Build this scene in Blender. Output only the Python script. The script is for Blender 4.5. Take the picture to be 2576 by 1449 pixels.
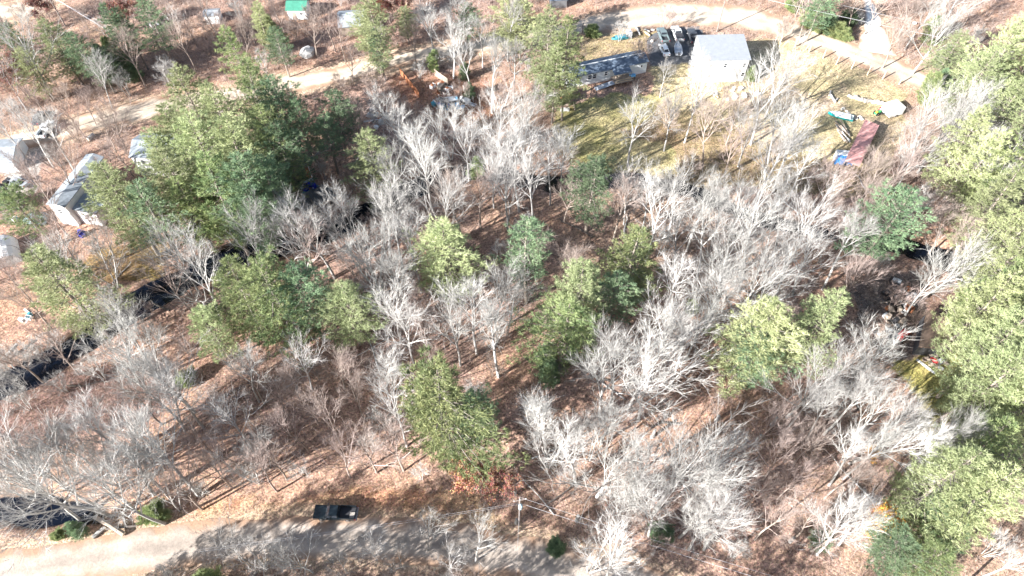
import bpy, bmesh, math, random
import numpy as np
from mathutils import Vector, Matrix
R = math.radians
sc = bpy.context.scene
COL = sc.collection
for o in list(bpy.data.objects): bpy.data.objects.remove(o)

# ------------------------------------------------------------------ camera, light, exposure
CAM_H, DEP, FPX = 100.0, 53.6, 1717.0
cd = bpy.data.cameras.new('camera'); cam = bpy.data.objects.new('camera', cd); COL.objects.link(cam)
cd.sensor_width = 36; cd.lens = 24; cd.clip_start = 0.5; cd.clip_end = 9000
cam.location = (0, 0, CAM_H); cam.rotation_euler = (R(90 - DEP), 0, 0)
sc.camera = cam
SUN_EL = 26.0
SUN_V = Vector((-0.823 * math.cos(R(SUN_EL)), -0.567 * math.cos(R(SUN_EL)), math.sin(R(SUN_EL))))
w = bpy.data.worlds.new("World"); sc.world = w; w.use_nodes = True
nt = w.node_tree; nt.nodes.clear()
sky = nt.nodes.new('ShaderNodeTexSky'); sky.sky_type = 'NISHITA'; sky.sun_disc = False
sky.sun_elevation = R(SUN_EL); sky.sun_rotation = math.atan2(SUN_V.x, SUN_V.y)
bg = nt.nodes.new('ShaderNodeBackground'); bg.inputs[1].default_value = 0.055
wo = nt.nodes.new('ShaderNodeOutputWorld')
nt.links.new(sky.outputs[0], bg.inputs[0]); nt.links.new(bg.outputs[0], wo.inputs[0])
sl = bpy.data.lights.new('sun', 'SUN'); sl.energy = 5.0; sl.angle = R(0.5); sl.color = (1, 0.98, 0.95)
so = bpy.data.objects.new('sun', sl); COL.objects.link(so)
so.rotation_euler = SUN_V.to_track_quat('Z', 'Y').to_euler(); so.location = (-100, -60, 120)
vs = sc.view_settings
vs.view_transform = 'Standard'; vs.look = 'None'; vs.gamma = 1; vs.use_curve_mapping = False
vs.exposure = 2.0

# ------------------------------------------------------------------ geometry of the place: picture position -> ground point
def G(u, v, z=0.0):
    a, b = (u - 1288) / FPX, -(v - 724.5) / FPX
    s, c = math.sin(R(DEP)), math.cos(R(DEP))
    dx, dy, dz = a, c + b * s, -s + b * c
    t = (z - CAM_H) / dz
    return Vector((dx * t, dy * t, z))
def P(p):
    s, c = math.sin(R(DEP)), math.cos(R(DEP))
    x, y, z = p[0], p[1], p[2] - CAM_H
    dep = y * c - z * s; up = y * s + z * c
    return (1288 + FPX * x / dep, 724.5 - FPX * up / dep)

# ------------------------------------------------------------------ materials
MATS = {}
def mat(name, col, rough=0.8, metal=0.0, var=0.0, scale=3.0, spec=0.3, bump=0.0, attr=None, objvar=0.0, trans=0.0):
    if name in MATS: return MATS[name]
    m = bpy.data.materials.new(name); m.use_nodes = True
    n = m.node_tree; b = n.nodes['Principled BSDF']; L = n.links.new
    b.inputs['Roughness'].default_value = rough; b.inputs['Metallic'].default_value = metal
    b.inputs['Specular IOR Level'].default_value = spec
    b.inputs['Base Color'].default_value = (*col, 1)
    cur = None
    if attr:
        a = n.nodes.new('ShaderNodeAttribute'); a.attribute_name = attr; cur = a.outputs['Color']
    if var > 0 or bump > 0:
        tc = n.nodes.new('ShaderNodeTexCoord')
        nz = n.nodes.new('ShaderNodeTexNoise'); nz.inputs['Scale'].default_value = scale
        nz.inputs['Detail'].default_value = 6; nz.inputs['Roughness'].default_value = 0.65
        L(tc.outputs['Object'], nz.inputs['Vector'])
    if var > 0:
        mr = n.nodes.new('ShaderNodeMapRange'); mr.inputs[1].default_value = .3; mr.inputs[2].default_value = .7
        mr.inputs[3].default_value = 1 - var; mr.inputs[4].default_value = 1 + var
        L(nz.outputs[0], mr.inputs[0])
        vm = n.nodes.new('ShaderNodeVectorMath'); vm.operation = 'SCALE'
        if cur is None: vm.inputs[0].default_value = col
        else: L(cur, vm.inputs[0])
        L(mr.outputs[0], vm.inputs['Scale']); cur = vm.outputs[0]
    if objvar > 0:
        oi = n.nodes.new('ShaderNodeObjectInfo')
        hs = n.nodes.new('ShaderNodeHueSaturation')
        m1 = n.nodes.new('ShaderNodeMapRange'); m1.inputs[3].default_value = 1 - objvar; m1.inputs[4].default_value = 1 + objvar
        L(oi.outputs['Random'], m1.inputs[0]); L(m1.outputs[0], hs.inputs['Value'])
        ml = n.nodes.new('ShaderNodeMath'); ml.operation = 'MULTIPLY'; ml.inputs[1].default_value = 7.31
        fr = n.nodes.new('ShaderNodeMath'); fr.operation = 'FRACT'
        L(oi.outputs['Random'], ml.inputs[0]); L(ml.outputs[0], fr.inputs[0])
        m2 = n.nodes.new('ShaderNodeMapRange'); m2.inputs[3].default_value = .5 - objvar * .05; m2.inputs[4].default_value = .5 + objvar * .05
        L(fr.outputs[0], m2.inputs[0]); L(m2.outputs[0], hs.inputs['Hue'])
        if cur is None: hs.inputs['Color'].default_value = (*col, 1)
        else: L(cur, hs.inputs['Color'])
        cur = hs.outputs[0]
    if cur is not None: L(cur, b.inputs['Base Color'])
    if bump > 0:
        bp = n.nodes.new('ShaderNodeBump'); bp.inputs['Strength'].default_value = bump; bp.inputs['Distance'].default_value = 0.1
        L(nz.outputs[0], bp.inputs['Height']); L(bp.outputs[0], b.inputs['Normal'])
    if trans > 0:
        t = n.nodes.new('ShaderNodeBsdfTranslucent'); mx = n.nodes.new('ShaderNodeMixShader'); mx.inputs[0].default_value = trans
        if cur is not None: L(cur, t.inputs[0])
        else: t.inputs[0].default_value = (*col, 1)
        L(b.outputs[0], mx.inputs[1]); L(t.outputs[0], mx.inputs[2]); L(mx.outputs[0], n.nodes['Material Output'].inputs[0])
    MATS[name] = m
    return m

M_bark_pale = mat('bark_pale', (.41, .395, .375), .9, var=.35, scale=1.2, objvar=.28)
M_twig_pale = mat('twig_pale', (.40, .385, .365), .9, objvar=.32)
M_bark_pink = mat('bark_pink', (.30, .245, .21), .9, var=.25, scale=1.2, objvar=.2)
M_twig_pink = mat('twig_pink', (.33, .265, .235), .9, objvar=.2)
M_bark_dark = mat('bark_dark', (.13, .11, .095), .95, var=.3, scale=1.5, objvar=.2)
M_bark_pine = mat('bark_pine', (.24, .20, .17), .95, var=.35, scale=1.5, objvar=.2)
M_limb_pine = mat('limb_pine', (.17, .15, .13), .95, objvar=.15)
M_needle = mat('needles', (.1, .14, .05), .55, attr='Col', objvar=.26, spec=.2, trans=.30)
M_leaf = mat('dry_leaves', (.3, .15, .07), .7, attr='Col', objvar=.12, trans=.25)
M_white = mat('white_paint', (.78, .78, .77), .6, var=.05, scale=.6)
M_siding = mat('pale_siding', (.62, .66, .68), .6, var=.06, scale=.8)
M_roof_pale = mat('pale_roof', (.235, .25, .27), .75, var=.10, scale=1.2)
M_roof_slate = mat('slate_roof', (.115, .15, .20), .8, var=.35, scale=.9)
M_roof_grey = mat('grey_roof', (.27, .30, .33), .85, var=.25, scale=1.0)
M_roof_green = mat('green_roof', (.05, .20, .14), .6, var=.2, scale=1)
M_roof_red = mat('red_roof', (.58, .31, .29), .8, var=.22, scale=.7)
M_roof_brown = mat('brown_roof', (.36, .25, .19), .9, var=.45, scale=.45)
M_rust = mat('rust', (.34, .14, .07), .85, var=.35, scale=1.5)
M_glass = mat('dark_glass', (.03, .035, .045), .12, spec=.6)
M_black = mat('black_paint', (.012, .018, .022), .22, spec=.6)
M_tyre = mat('tyre_rubber', (.03, .03, .03), .9)
M_chrome = mat('chrome', (.6, .61, .63), .25, metal=.9)
M_silver = mat('silver_paint', (.48, .50, .51), .3, metal=.2, spec=.5)
M_whitecar = mat('white_car_paint', (.72, .76, .78), .25, spec=.5)
M_greencar = mat('grey_green_paint', (.13, .17, .18), .3, spec=.5)
M_darkcar = mat('charcoal_paint', (.06, .065, .075), .3, spec=.5)
M_plastic = mat('black_plastic', (.04, .04, .045), .6)
M_red = mat('red_paint', (.48, .03, .03), .45)
M_redlens = mat('red_lens', (.45, .02, .02), .3)
M_lens = mat('clear_lens', (.7, .72, .75), .15)
M_alu = mat('aluminium', (.5, .53, .57), .45, metal=.4, var=.12, scale=2)
M_teal = mat('teal_gelcoat', (.01, .33, .34), .3)
M_tealtarp = mat('teal_tarp', (.06, .26, .32), .6, var=.3, scale=2)
M_bluetarp = mat('blue_tarp', (.02, .20, .55), .5, var=.25, scale=2)
M_blue = mat('blue_plastic', (.02, .04, .40), .4)
M_lightblue = mat('light_blue_plastic', (.14, .38, .62), .4)
M_green = mat('green_paint', (.05, .36, .14), .5)
M_wood = mat('weathered_wood', (.33, .27, .22), .9, var=.3, scale=2)
M_newwood = mat('fresh_wood', (.62, .46, .28), .8, var=.15, scale=2)
M_post = mat('post_wood', (.46, .36, .28), .85, var=.2, scale=3)
M_pole = mat('pole_wood', (.24, .20, .18), .85, var=.2, scale=2)
M_stone = mat('field_stone', (.40, .36, .32), .9, var=.3, scale=2)
M_palestone = mat('pale_stone', (.62, .58, .52), .9, var=.2, scale=2)
M_concrete = mat('concrete', (.42, .41, .40), .9, var=.15, scale=1)
M_greyboard = mat('grey_board', (.12, .12, .125), .85, var=.2, scale=1)
M_wire = mat('wire', (.42, .42, .44), .5)
M_logend = mat('cut_wood', (.66, .55, .42), .9, var=.1)
M_canvas = mat('tan_canvas', (.45, .40, .28), .9, var=.2, scale=1.2)
M_tube = mat('grey_transformer', (.35, .48, .55), .5)

# ------------------------------------------------------------------ mesh helpers
class MB:
    def __init__(s): s.v = []; s.f = []; s.c = []
    def add(s, vs, fs):
        k = len(s.v); s.v += [tuple(p) for p in vs]; s.f += [tuple(i + k for i in f) for f in fs]; return s
    def box(s, c, d, rz=0.0, rx=0.0, ry=0.0, taper=1.0):
        hx, hy, hz = d[0] / 2, d[1] / 2, d[2] / 2
        M = Matrix.Rotation(rz, 3, 'Z') @ Matrix.Rotation(ry, 3, 'Y') @ Matrix.Rotation(rx, 3, 'X')
        vs = []
        for z, k in ((-hz, 1), (hz, taper)):
            for x, y in ((-hx, -hy), (hx, -hy), (hx, hy), (-hx, hy)):
                p = M @ Vector((x * k, y * k, z)); vs.append((p.x + c[0], p.y + c[1], p.z + c[2]))
        return s.add(vs, [(3, 2, 1, 0), (4, 5, 6, 7), (0, 1, 5, 4), (1, 2, 6, 5), (2, 3, 7, 6), (3, 0, 4, 7)])
    def prism(s, prof, y0, y1, top=None):   # profile in x,z extruded across y
        n = len(prof); a = [(x, y0, z) for x, z in prof]; b = [(x, y1, z) for x, z in prof]
        return s.add(a + b, [tuple(range(n)), tuple(range(2 * n - 1, n - 1, -1))] + [(i, i + n, (i + 1) % n + n, (i + 1) % n) for i in range(n)])
    def tube(s, pts, rs, k=6, cap=True):
        pts = [Vector(p) for p in pts]; base = len(s.v); prev = None
        for i, p in enumerate(pts):
            t = (pts[min(i + 1, len(pts) - 1)] - pts[max(i - 1, 0)]).normalized()
            if prev is None: prev = t.orthogonal().normalized()
            a = (prev - t * prev.dot(t)).normalized(); prev = a; b = t.cross(a)
            for j in range(k):
                q = p + (a * math.cos(j * math.tau / k) + b * math.sin(j * math.tau / k)) * rs[i]
                s.v.append((q.x, q.y, q.z))
        for i in range(len(pts) - 1):
            for j in range(k):
                o = base + i * k; s.f.append((o + j, o + (j + 1) % k, o + k + (j + 1) % k, o + k + j))
        if cap:
            s.f.append(tuple(range(base + k - 1, base - 1, -1)))
            o = base + (len(pts) - 1) * k; s.f.append(tuple(range(o, o + k)))
        return s
    def blob(s, c, r, rnd, n=7, m=5, jit=.25, flat=True):
        base = []; fs = []
        for i in range(m + 1):
            th = math.pi * i / m
            for j in range(n):
                q = 1 + rnd.uniform(-jit, jit) if 0 < i < m else 1
                base.append((c[0] + r[0] * q * math.sin(th) * math.cos(j * math.tau / n), c[1] + r[1] * q * math.sin(th) * math.sin(j * math.tau / n), max(0 if flat else -99, c[2] + r[2] * q * math.cos(th))))
        for i in range(m):
            for j in range(n): fs.append((i * n + j, (i + 1) * n + j, (i + 1) * n + (j + 1) % n, i * n + (j + 1) % n))
        return s.add(base, fs)
    def mesh(s, name, m, cols=None, smooth=False):
        me = bpy.data.meshes.new(name); me.from_pydata(s.v, [], s.f); me.materials.append(m)
        if cols is not None:
            at = me.color_attributes.new('Col', 'FLOAT_COLOR', 'POINT'); at.data.foreach_set('color', np.asarray(cols, dtype=np.float32).ravel())
        if smooth: me.polygons.foreach_set('use_smooth', [True] * len(me.polygons))
        me.update(); return me
    def build(s, name, m, parent=None, loc=(0, 0, 0), smooth=False):
        o = bpy.data.objects.new(name, s.mesh(name, m, smooth=smooth)); COL.objects.link(o); o.location = loc
        if parent: o.parent = parent
        return o
def link(name, me, parent=None):
    o = bpy.data.objects.new(name, me); COL.objects.link(o)
    if parent: o.parent = parent
    return o
def empty(name, loc=(0, 0, 0), rz=0.0, label=None, cat=None, group=None):
    o = bpy.data.objects.new(name, None); COL.objects.link(o); o.location = loc; o.rotation_euler = (0, 0, rz); o.empty_display_size = .3
    if label: tag(o, label, cat, group)
    return o
def tag(o, label, cat, group=None):
    o['label'] = label; o['category'] = cat
    if group: o['group'] = group
    return o
AUTO = []
def auto(o, desc, cat, group=None, h=0.0):
    o['category'] = cat
    if group: o['group'] = group
    AUTO.append((o, desc, cat, h)); return o
def hd(a, b):
    d = b - a; return math.atan2(d.y, d.x)

# ------------------------------------------------------------------ plan: polygons on the ground (given as picture positions)
def poly(*pts): return np.array([G(u, v).xy[:] for u, v in pts])
def inside(X, Y, pg):
    c = np.zeros(X.shape, bool); n = len(pg)
    for i in range(n):
        x1, y1 = pg[i]; x2, y2 = pg[(i + 1) % n]
        k = ((y1 > Y) != (y2 > Y)) & (X < (x2 - x1) * (Y - y1) / (y2 - y1 + 1e-12) + x1)
        c ^= k
    return c
def segdist(X, Y, line):
    d = np.full(X.shape, 1e9)
    for (x1, y1), (x2, y2) in zip(line[:-1], line[1:]):
        L2 = (x2 - x1) ** 2 + (y2 - y1) ** 2
        t = np.clip(((X - x1) * (x2 - x1) + (Y - y1) * (y2 - y1)) / L2, 0, 1)
        d = np.minimum(d, np.hypot(X - x1 - t * (x2 - x1), Y - y1 - t * (y2 - y1)))
    return d
rng = np.random.default_rng(4)
def vnoise(X, Y, s, seed=0):
    g = np.random.default_rng(seed).random((256, 256)); x = X / s + 1000; y = Y / s + 1000
    xi = np.floor(x).astype(int); yi = np.floor(y).astype(int); fx = x - xi; fy = y - yi
    fx = fx * fx * (3 - 2 * fx); fy = fy * fy * (3 - 2 * fy)
    a = g[xi % 256, yi % 256]; b = g[(xi + 1) % 256, yi % 256]; c = g[xi % 256, (yi + 1) % 256]; d = g[(xi + 1) % 256, (yi + 1) % 256]
    return (a * (1 - fx) + b * fx) * (1 - fy) + (c * (1 - fx) + d * fx) * fy
def fbm(X, Y, s, seed=0, o=4):
    r = 0; a = .5
    for i in range(o): r = r + a * vnoise(X, Y, s / 2 ** i, seed + i); a *= .5
    return r / (1 - .5 ** o) - .5

def strip(pts, widths, n=160):          # smooth centre line with widths
    P_ = [G(*p).xy for p in pts]; out = []
    for i in range(len(P_) - 1):
        p0 = P_[max(i - 1, 0)]; p1 = P_[i]; p2 = P_[i + 1]; p3 = P_[min(i + 2, len(P_) - 1)]
        steps = max(2, int((p2 - p1).length / 0.6))
        for k in range(steps):
            t = k / steps
            q = 0.5 * ((2 * p1) + (p2 - p0) * t + (2 * p0 - 5 * p1 + 4 * p2 - p3) * t * t + (3 * p1 - p0 - 3 * p2 + p3) * t ** 3)
            out.append((q.x, q.y, widths[i] * (1 - t) + widths[i + 1] * t))
    out.append((P_[-1].x, P_[-1].y, widths[-1]))
    return np.array(out)
ROADS = {
 'road_near': strip([(-420, 1520), (-100, 1462), (200, 1412), (500, 1366), (800, 1352), (1050, 1362), (1300, 1400), (1500, 1448), (1800, 1540), (2300, 1700)], [6.0] * 10),
 'road_far': strip([(3000, 460), (2600, 300), (2420, 232), (2310, 200), (2200, 155), (2080, 110), (1960, 66), (1860, 42), (1700, 36), (1560, 50), (1440, 72), (1300, 96), (1150, 124), (1000, 152), (840, 190), (600, 236), (330, 282), (150, 330), (-150, 410)],
                   [6, 6, 6, 7, 8, 8.5, 9, 10, 11, 10, 7.5, 6.5, 6, 6, 6, 6.5, 7.5, 7, 6]),
 'gravel_drive': strip([(2168, -60), (2182, 0), (2196, 50), (2202, 90), (2205, 134)], [3.0, 3.2, 4.2, 6.0, 9.5]),
 'side_track': strip([(-120, 60), (20, 30), (90, 20), (160, -40)], [9, 9, 8, 7]),
}
BROOK = strip([(-500, 1120), (-200, 1010), (0, 965), (110, 915), (215, 850), (330, 775), (400, 735), (480, 690), (590, 640), (700, 610), (815, 572), (930, 520), (1060, 462), (1180, 428), (1330, 450), (1450, 462), (1560, 446), (1720, 470), (1900, 540), (2080, 580), (2260, 610), (2400, 655), (2460, 690), (2640, 720), (3100, 760)],
              [7, 6.5, 5, 5, 4.5, 6.5, 6.5, 5, 4.5, 4.5, 5.5, 5, 5, 4, 3.5, 3.5, 4, 3.2, 3, 3, 4, 6, 6, 5, 5])
POOL = strip([(-120, 1285), (40, 1278), (140, 1288), (240, 1296)], [4.5, 4, 3.5, 2.5])
AREA = {
 'lawn': poly((1405, 262), (1560, 235), (1680, 240), (1640, 300), (1560, 330), (1700, 380), (1710, 440), (1560, 440), (1440, 400), (1400, 330)),
 'yard': poly((1640, 150), (1760, 160), (1900, 100), (2000, 105), (2290, 225), (2270, 330), (2230, 430), (2050, 430), (1900, 380), (1760, 330), (1640, 280)),
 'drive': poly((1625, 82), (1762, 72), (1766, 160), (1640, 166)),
 'bank': poly((1470, 90), (1640, 70), (1640, 130), (1480, 160), (1440, 120)),
 'leftyard': poly((170, 230), (360, 230), (360, 420), (200, 460), (130, 400)),
 'grassbank': poly((220, 640), (420, 600), (420, 690), (360, 720), (240, 720), (180, 690)),
 'ryard': poly((2240, 900), (2440, 860), (2576, 960), (2560, 1100), (2420, 1150), (2330, 1180), (2300, 1000)),
 'glade': poly((2320, 1150), (2400, 1180), (2380, 1330), (2280, 1330)),
 'junk': poly((990, 170), (1230, 190), (1240, 300), (1100, 300), (1000, 270)),
 'verge': poly((500, 1290), (900, 1215), (1180, 1230), (1280, 1330), (900, 1310), (520, 1330)),
 'paleleft': poly((0, 350), (110, 330), (100, 470), (0, 500)),
 'thicket': poly((-60, 990), (180, 930), (400, 900), (470, 960), (380, 1060), (100, 1110), (-60, 1120)),
}
AREA['yard_edge'] = poly((1400, 330), (1700, 270), (2050, 400), (2250, 430), (2220, 490), (1900, 480), (1560, 455), (1400, 400))
AREA['scrapyard'] = poly((2140, 700), (2300, 690), (2340, 800), (2330, 880), (2250, 900), (2140, 850))
AREA['leftwood'] = poly((-60, 200), (340, 190), (330, 340), (130, 470), (110, 640), (-60, 800))
AREA['topwood'] = poly((380, -70), (1420, -70), (1400, 60), (1000, 120), (600, 200), (380, 240))
AREA['rightwood'] = poly((2230, -60), (2560, -60), (2440, 300), (2330, 480), (2240, 560), (2150, 520), (2260, 330), (2330, 230), (2230, 130))
HOUSEFLAT = [G(1820, 190), G(1520, 190), G(170, 540), G(400, 430), G(2370, 830), G(885, 70), G(750, 40), G(30, 410), G(2165, 360)]

def gheight(X, Y):
    z = 0.35 * fbm(X, Y, 14, 3) + .12 * fbm(X, Y, 2.5, 9)
    k = np.ones_like(X)
    for r in ROADS.values():
        k = np.minimum(k, np.clip((segdist(X, Y, r[::4, :2]) - 5.5) / 4, 0, 1))
    for p in HOUSEFLAT: k = np.minimum(k, np.clip((np.hypot(X - p.x, Y - p.y) - 10) / 5, 0, 1))
    z = z * k
    for B in (BROOK, POOL):
        pts = B[::5]
        d = segdist(X, Y, pts[:, :2])
        # local half width from the nearest sample
        hw = np.full(X.shape, 2.5); best = np.full(X.shape, 1e9)
        for x, y, wd in pts:
            dd = (X - x) ** 2 + (Y - y) ** 2; m = dd < best; best = np.where(m, dd, best); hw = np.where(m, wd / 2, hw)
        e = d + 2.6 * fbm(X, Y, 5, 21) * 1.0
        t = np.clip((hw + 1.4 - e) / 2.4, 0, 1); t = t * t * (3 - 2 * t)
        z = z * (1 - t) - 1.3 * t
    return z
def gz(x, y): return float(gheight(np.array([x]), np.array([y]))[0])

def axis(lo, hi, st, far):
    a = list(np.arange(lo, hi + st / 2, st)); s = st; x = a[-1]; y = a[0]; hi_ = []; lo_ = []
    while x < far: s *= 1.35; x += s; y -= s; hi_.append(x); lo_.append(y)
    return np.array(lo_[::-1] + a + hi_)
gx = axis(-170, 170, .62, 4000); gy = axis(8, 205, .62, 4000)
X, Y = np.meshgrid(gx, gy)
Z = gheight(X, Y)
def lerp(c, d, t): return c * (1 - t[..., None]) + d * t[..., None]
n1 = fbm(X, Y, 9, 31); n2 = fbm(X, Y, 2.4, 41); n3 = fbm(X, Y, 30, 51)
base = np.zeros(X.shape + (3,)) + np.array([.33, .225, .175])
base = lerp(base, np.array([.40, .25, .165]), np.clip(.35 + 2.0 * n1, 0, 1))
base = lerp(base, np.array([.30, .235, .16]), np.clip(.2 + 2.2 * n3 + n2, 0, 1) * .6)
base = lerp(base, np.array([.15, .085, .06]), np.clip(-.1 + 2.6 * n2 - n1, 0, 1) * .7)
WX = X + 5 * fbm(X, Y, 7, 61) + 1.6 * fbm(X, Y, 1.7, 63); WY = Y + 5 * fbm(X, Y, 7, 71) + 1.6 * fbm(X, Y, 1.7, 73)
def paint(key, col, amt=1.0, col2=None):
    global base
    m = inside(WX, WY, AREA[key]).astype(float) * amt
    c = np.array(col)
    if col2 is not None: c = c + (np.array(col2) - c) * np.clip(.5 + 2.2 * n1 + 1.2 * n2, 0, 1)[..., None]
    base = base * (1 - m[..., None]) + c * m[..., None]
paint('yard', (.44, .34, .235), 1, (.38, .32, .18))
paint('scrapyard', (.15, .135, .13), .9, (.24, .18, .14))
paint('yard_edge', (.30, .24, .13), .9, (.22, .17, .09))
paint('lawn', (.28, .26, .10), 1, (.38, .32, .17))
paint('drive', (.17, .165, .165), 1)  # asphalt grey, partly standing for the shade cast on the drive
paint('bank', (.27, .23, .11), .9, (.36, .28, .17))
paint('leftyard', (.34, .24, .17), .9, (.30, .20, .15))
paint('grassbank', (.25, .19, .07), 1, (.20, .13, .07))
paint('ryard', (.36, .28, .13), 1, (.30, .27, .09))
paint('glade', (.40, .30, .16), .9)
paint('junk', (.27, .155, .10), .9)
paint('verge', (.46, .33, .20), 1, (.36, .20, .12))
paint('paleleft', (.42, .40, .37), .9)
paint('thicket', (.19, .125, .10), .9, (.14, .09, .075))
for nm, r in ROADS.items():
    d = segdist(X, Y, r[::3, :2]) + 2.4 * fbm(X, Y, 3, 81)
    wd = r[:, 2].mean() / 2
    t = np.clip((wd + 2.2 - d) / 1.8, 0, 1) * .75
    base = lerp(base, np.array([.46, .35, .245]), t)
wet = np.clip((-.25 - Z) / .5, 0, 1)
base = lerp(base, np.array([.045, .035, .025]), wet)
base *= (1 + .35 * rng.standard_normal(X.shape) * .35)[..., None]
base = np.clip(base, .01, .8)
ny, nx = X.shape
me = bpy.data.meshes.new('ground')
co = np.stack([X, Y, Z], -1).reshape(-1, 3)
idx = np.arange(nx * ny).reshape(ny, nx)
q = np.stack([idx[:-1, :-1], idx[:-1, 1:], idx[1:, 1:], idx[1:, :-1]], -1).reshape(-1, 4)
me.vertices.add(len(co)); me.vertices.foreach_set('co', co.ravel())
me.loops.add(q.size); me.loops.foreach_set('vertex_index', q.ravel())
me.polygons.add(len(q)); me.polygons.foreach_set('loop_start', np.arange(0, q.size, 4)); 
me.polygons.foreach_set('use_smooth', np.ones(len(q), bool)); me.update(calc_edges=True)
at = me.color_attributes.new('Col', 'FLOAT_COLOR', 'POINT'); at.data.foreach_set('color', np.concatenate([base.reshape(-1, 3), np.ones((nx * ny, 1))], 1).astype(np.float32).ravel())

def ground_mat(name, attr, col=(.5, .4, .3), speck=1.0, bump=.6, cells=True):
    m = bpy.data.materials.new(name); m.use_nodes = True; n = m.node_tree; L = n.links.new; b = n.nodes['Principled BSDF']
    b.inputs['Roughness'].default_value = .95; b.inputs['Specular IOR Level'].default_value = .15
    tc = n.nodes.new('ShaderNodeTexCoord')
    if attr: a = n.nodes.new('ShaderNodeAttribute'); a.attribute_name = 'Col'; cur = a.outputs['Color']
    else: a = n.nodes.new('ShaderNodeRGB'); a.outputs[0].default_value = (*col, 1); cur = a.outputs[0]
    def noise(scale, det=5, ro=.7):
        z = n.nodes.new('ShaderNodeTexNoise'); z.inputs['Scale'].default_value = scale; z.inputs['Detail'].default_value = det; z.inputs['Roughness'].default_value = ro
        L(tc.outputs['Object'], z.inputs['Vector']); return z
    def scl(cur, z, lo, hi, a0=.35, a1=.65):
        mr = n.nodes.new('ShaderNodeMapRange'); mr.inputs[1].default_value = a0; mr.inputs[2].default_value = a1; mr.inputs[3].default_value = lo; mr.inputs[4].default_value = hi
        L(z, mr.inputs[0]); vm = n.nodes.new('ShaderNodeVectorMath'); vm.operation = 'SCALE'; L(cur, vm.inputs[0]); L(mr.outputs[0], vm.inputs['Scale']); return vm.outputs[0]
    f = noise(2.6); g = noise(.5, 4)
    cur = scl(cur, f.outputs[0], 1 - .55 * speck, 1 + .5 * speck)
    cur = scl(cur, g.outputs[0], 1 - .25 * speck, 1 + .2 * speck)
    if attr and cells:   # single leaves: small cells of their own hue
        vo = n.nodes.new('ShaderNodeTexVoronoi'); vo.inputs['Scale'].default_value = 9; L(tc.outputs['Object'], vo.inputs['Vector'])
        sp = n.nodes.new('ShaderNodeSeparateColor'); L(vo.outputs['Color'], sp.inputs[0])
        cur = scl(cur, sp.outputs[0], .62, 1.42, 0, 1)
        hs = n.nodes.new('ShaderNodeHueSaturation'); mr = n.nodes.new('ShaderNodeMapRange'); mr.inputs[3].default_value = .47; mr.inputs[4].default_value = .52
        L(sp.outputs[1], mr.inputs[0]); L(mr.outputs[0], hs.inputs['Hue']); L(cur, hs.inputs['Color']); cur = hs.outputs[0]
    L(cur, b.inputs['Base Color'])
    bp = n.nodes.new('ShaderNodeBump'); bp.inputs['Strength'].default_value = bump; bp.inputs['Distance'].default_value = .25
    L(f.outputs[0], bp.inputs['Height']); L(bp.outputs[0], b.inputs['Normal'])
    return m
me.materials.append(ground_mat('leaf_litter_ground', True))
go = link('ground', me); go['kind'] = 'structure'; go['label'] = 'forest floor of fallen leaves with lawns and yards'

# roads: sheets with ragged edges just above the flat ground
def road_obj(name, r, z, m, rut=True):
    n = len(r); d = np.gradient(r[:, :2], axis=0); d /= np.linalg.norm(d, axis=1)[:, None]; nr = np.stack([-d[:, 1], d[:, 0]], 1)
    vs = []; K = 9
    for i in range(n):
        x, y, wd = r[i]
        eL = wd / 2 + 1.5 * fbm(np.array([x]), np.array([y]), 3.5, 91)[0]; eR = wd / 2 + 1.5 * fbm(np.array([x]), np.array([y]), 3.5, 95)[0]
        for j in range(K):
            t = j / (K - 1); s = -eR + (eL + eR) * t
            zz = z + (-.03 if j in (0, K - 1) else (.04 * math.sin(t * math.pi) - (.03 if j in (3, 6) else 0)))
            vs.append((x + nr[i, 0] * s, y + nr[i, 1] * s, zz))
    fs = [(i * K + j, i * K + j + 1, (i + 1) * K + j + 1, (i + 1) * K + j) for i in range(n - 1) for j in range(K - 1)]
    b = MB(); b.v = vs; b.f = [f[::-1] for f in fs]
    o = b.build(name, m, smooth=True); o['kind'] = 'structure'
    A = np.array(b.v); lane = np.tile(np.array([.70, .90, 1.14, 1.0, .84, 1.0, 1.14, .90, .70]), n)
    c = np.array(m['base'])[None] * (lane * (1 + .5 * fbm(A[:, 0], A[:, 1], 4, 111) + .35 * fbm(A[:, 0], A[:, 1], 1.2, 113)))[:, None]
    e = np.clip(.5 - 2.2 * np.abs(np.tile(np.linspace(-1, 1, K), n)) + 1.6 + 2.5 * fbm(A[:, 0], A[:, 1], 2, 117), 0, 1)[:, None]
    c = c * e + np.array([.34, .22, .15]) * (1 - e)
    at = o.data.color_attributes.new('Col', 'FLOAT_COLOR', 'POINT'); at.data.foreach_set('color', np.concatenate([c, np.ones((len(c), 1))], 1).astype(np.float32).ravel())
    return o
M_road = ground_mat('packed_dirt', True, speck=.25, bump=.25, cells=False); M_road['base'] = (.37, .315, .27)
M_roadfar = ground_mat('sandy_dirt', True, speck=.25, bump=.25, cells=False); M_roadfar['base'] = (.52, .43, .34)
M_gravel = ground_mat('white_gravel', True, speck=.2, bump=.25, cells=False); M_gravel['base'] = (.74, .71, .65)
road_obj('road', ROADS['road_near'], .06, M_road)
road_obj('road', ROADS['road_far'], .064, M_roadfar)
road_obj('track', ROADS['side_track'], .05, M_roadfar)
road_obj('driveway', ROADS['gravel_drive'], .09, M_gravel)

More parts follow.
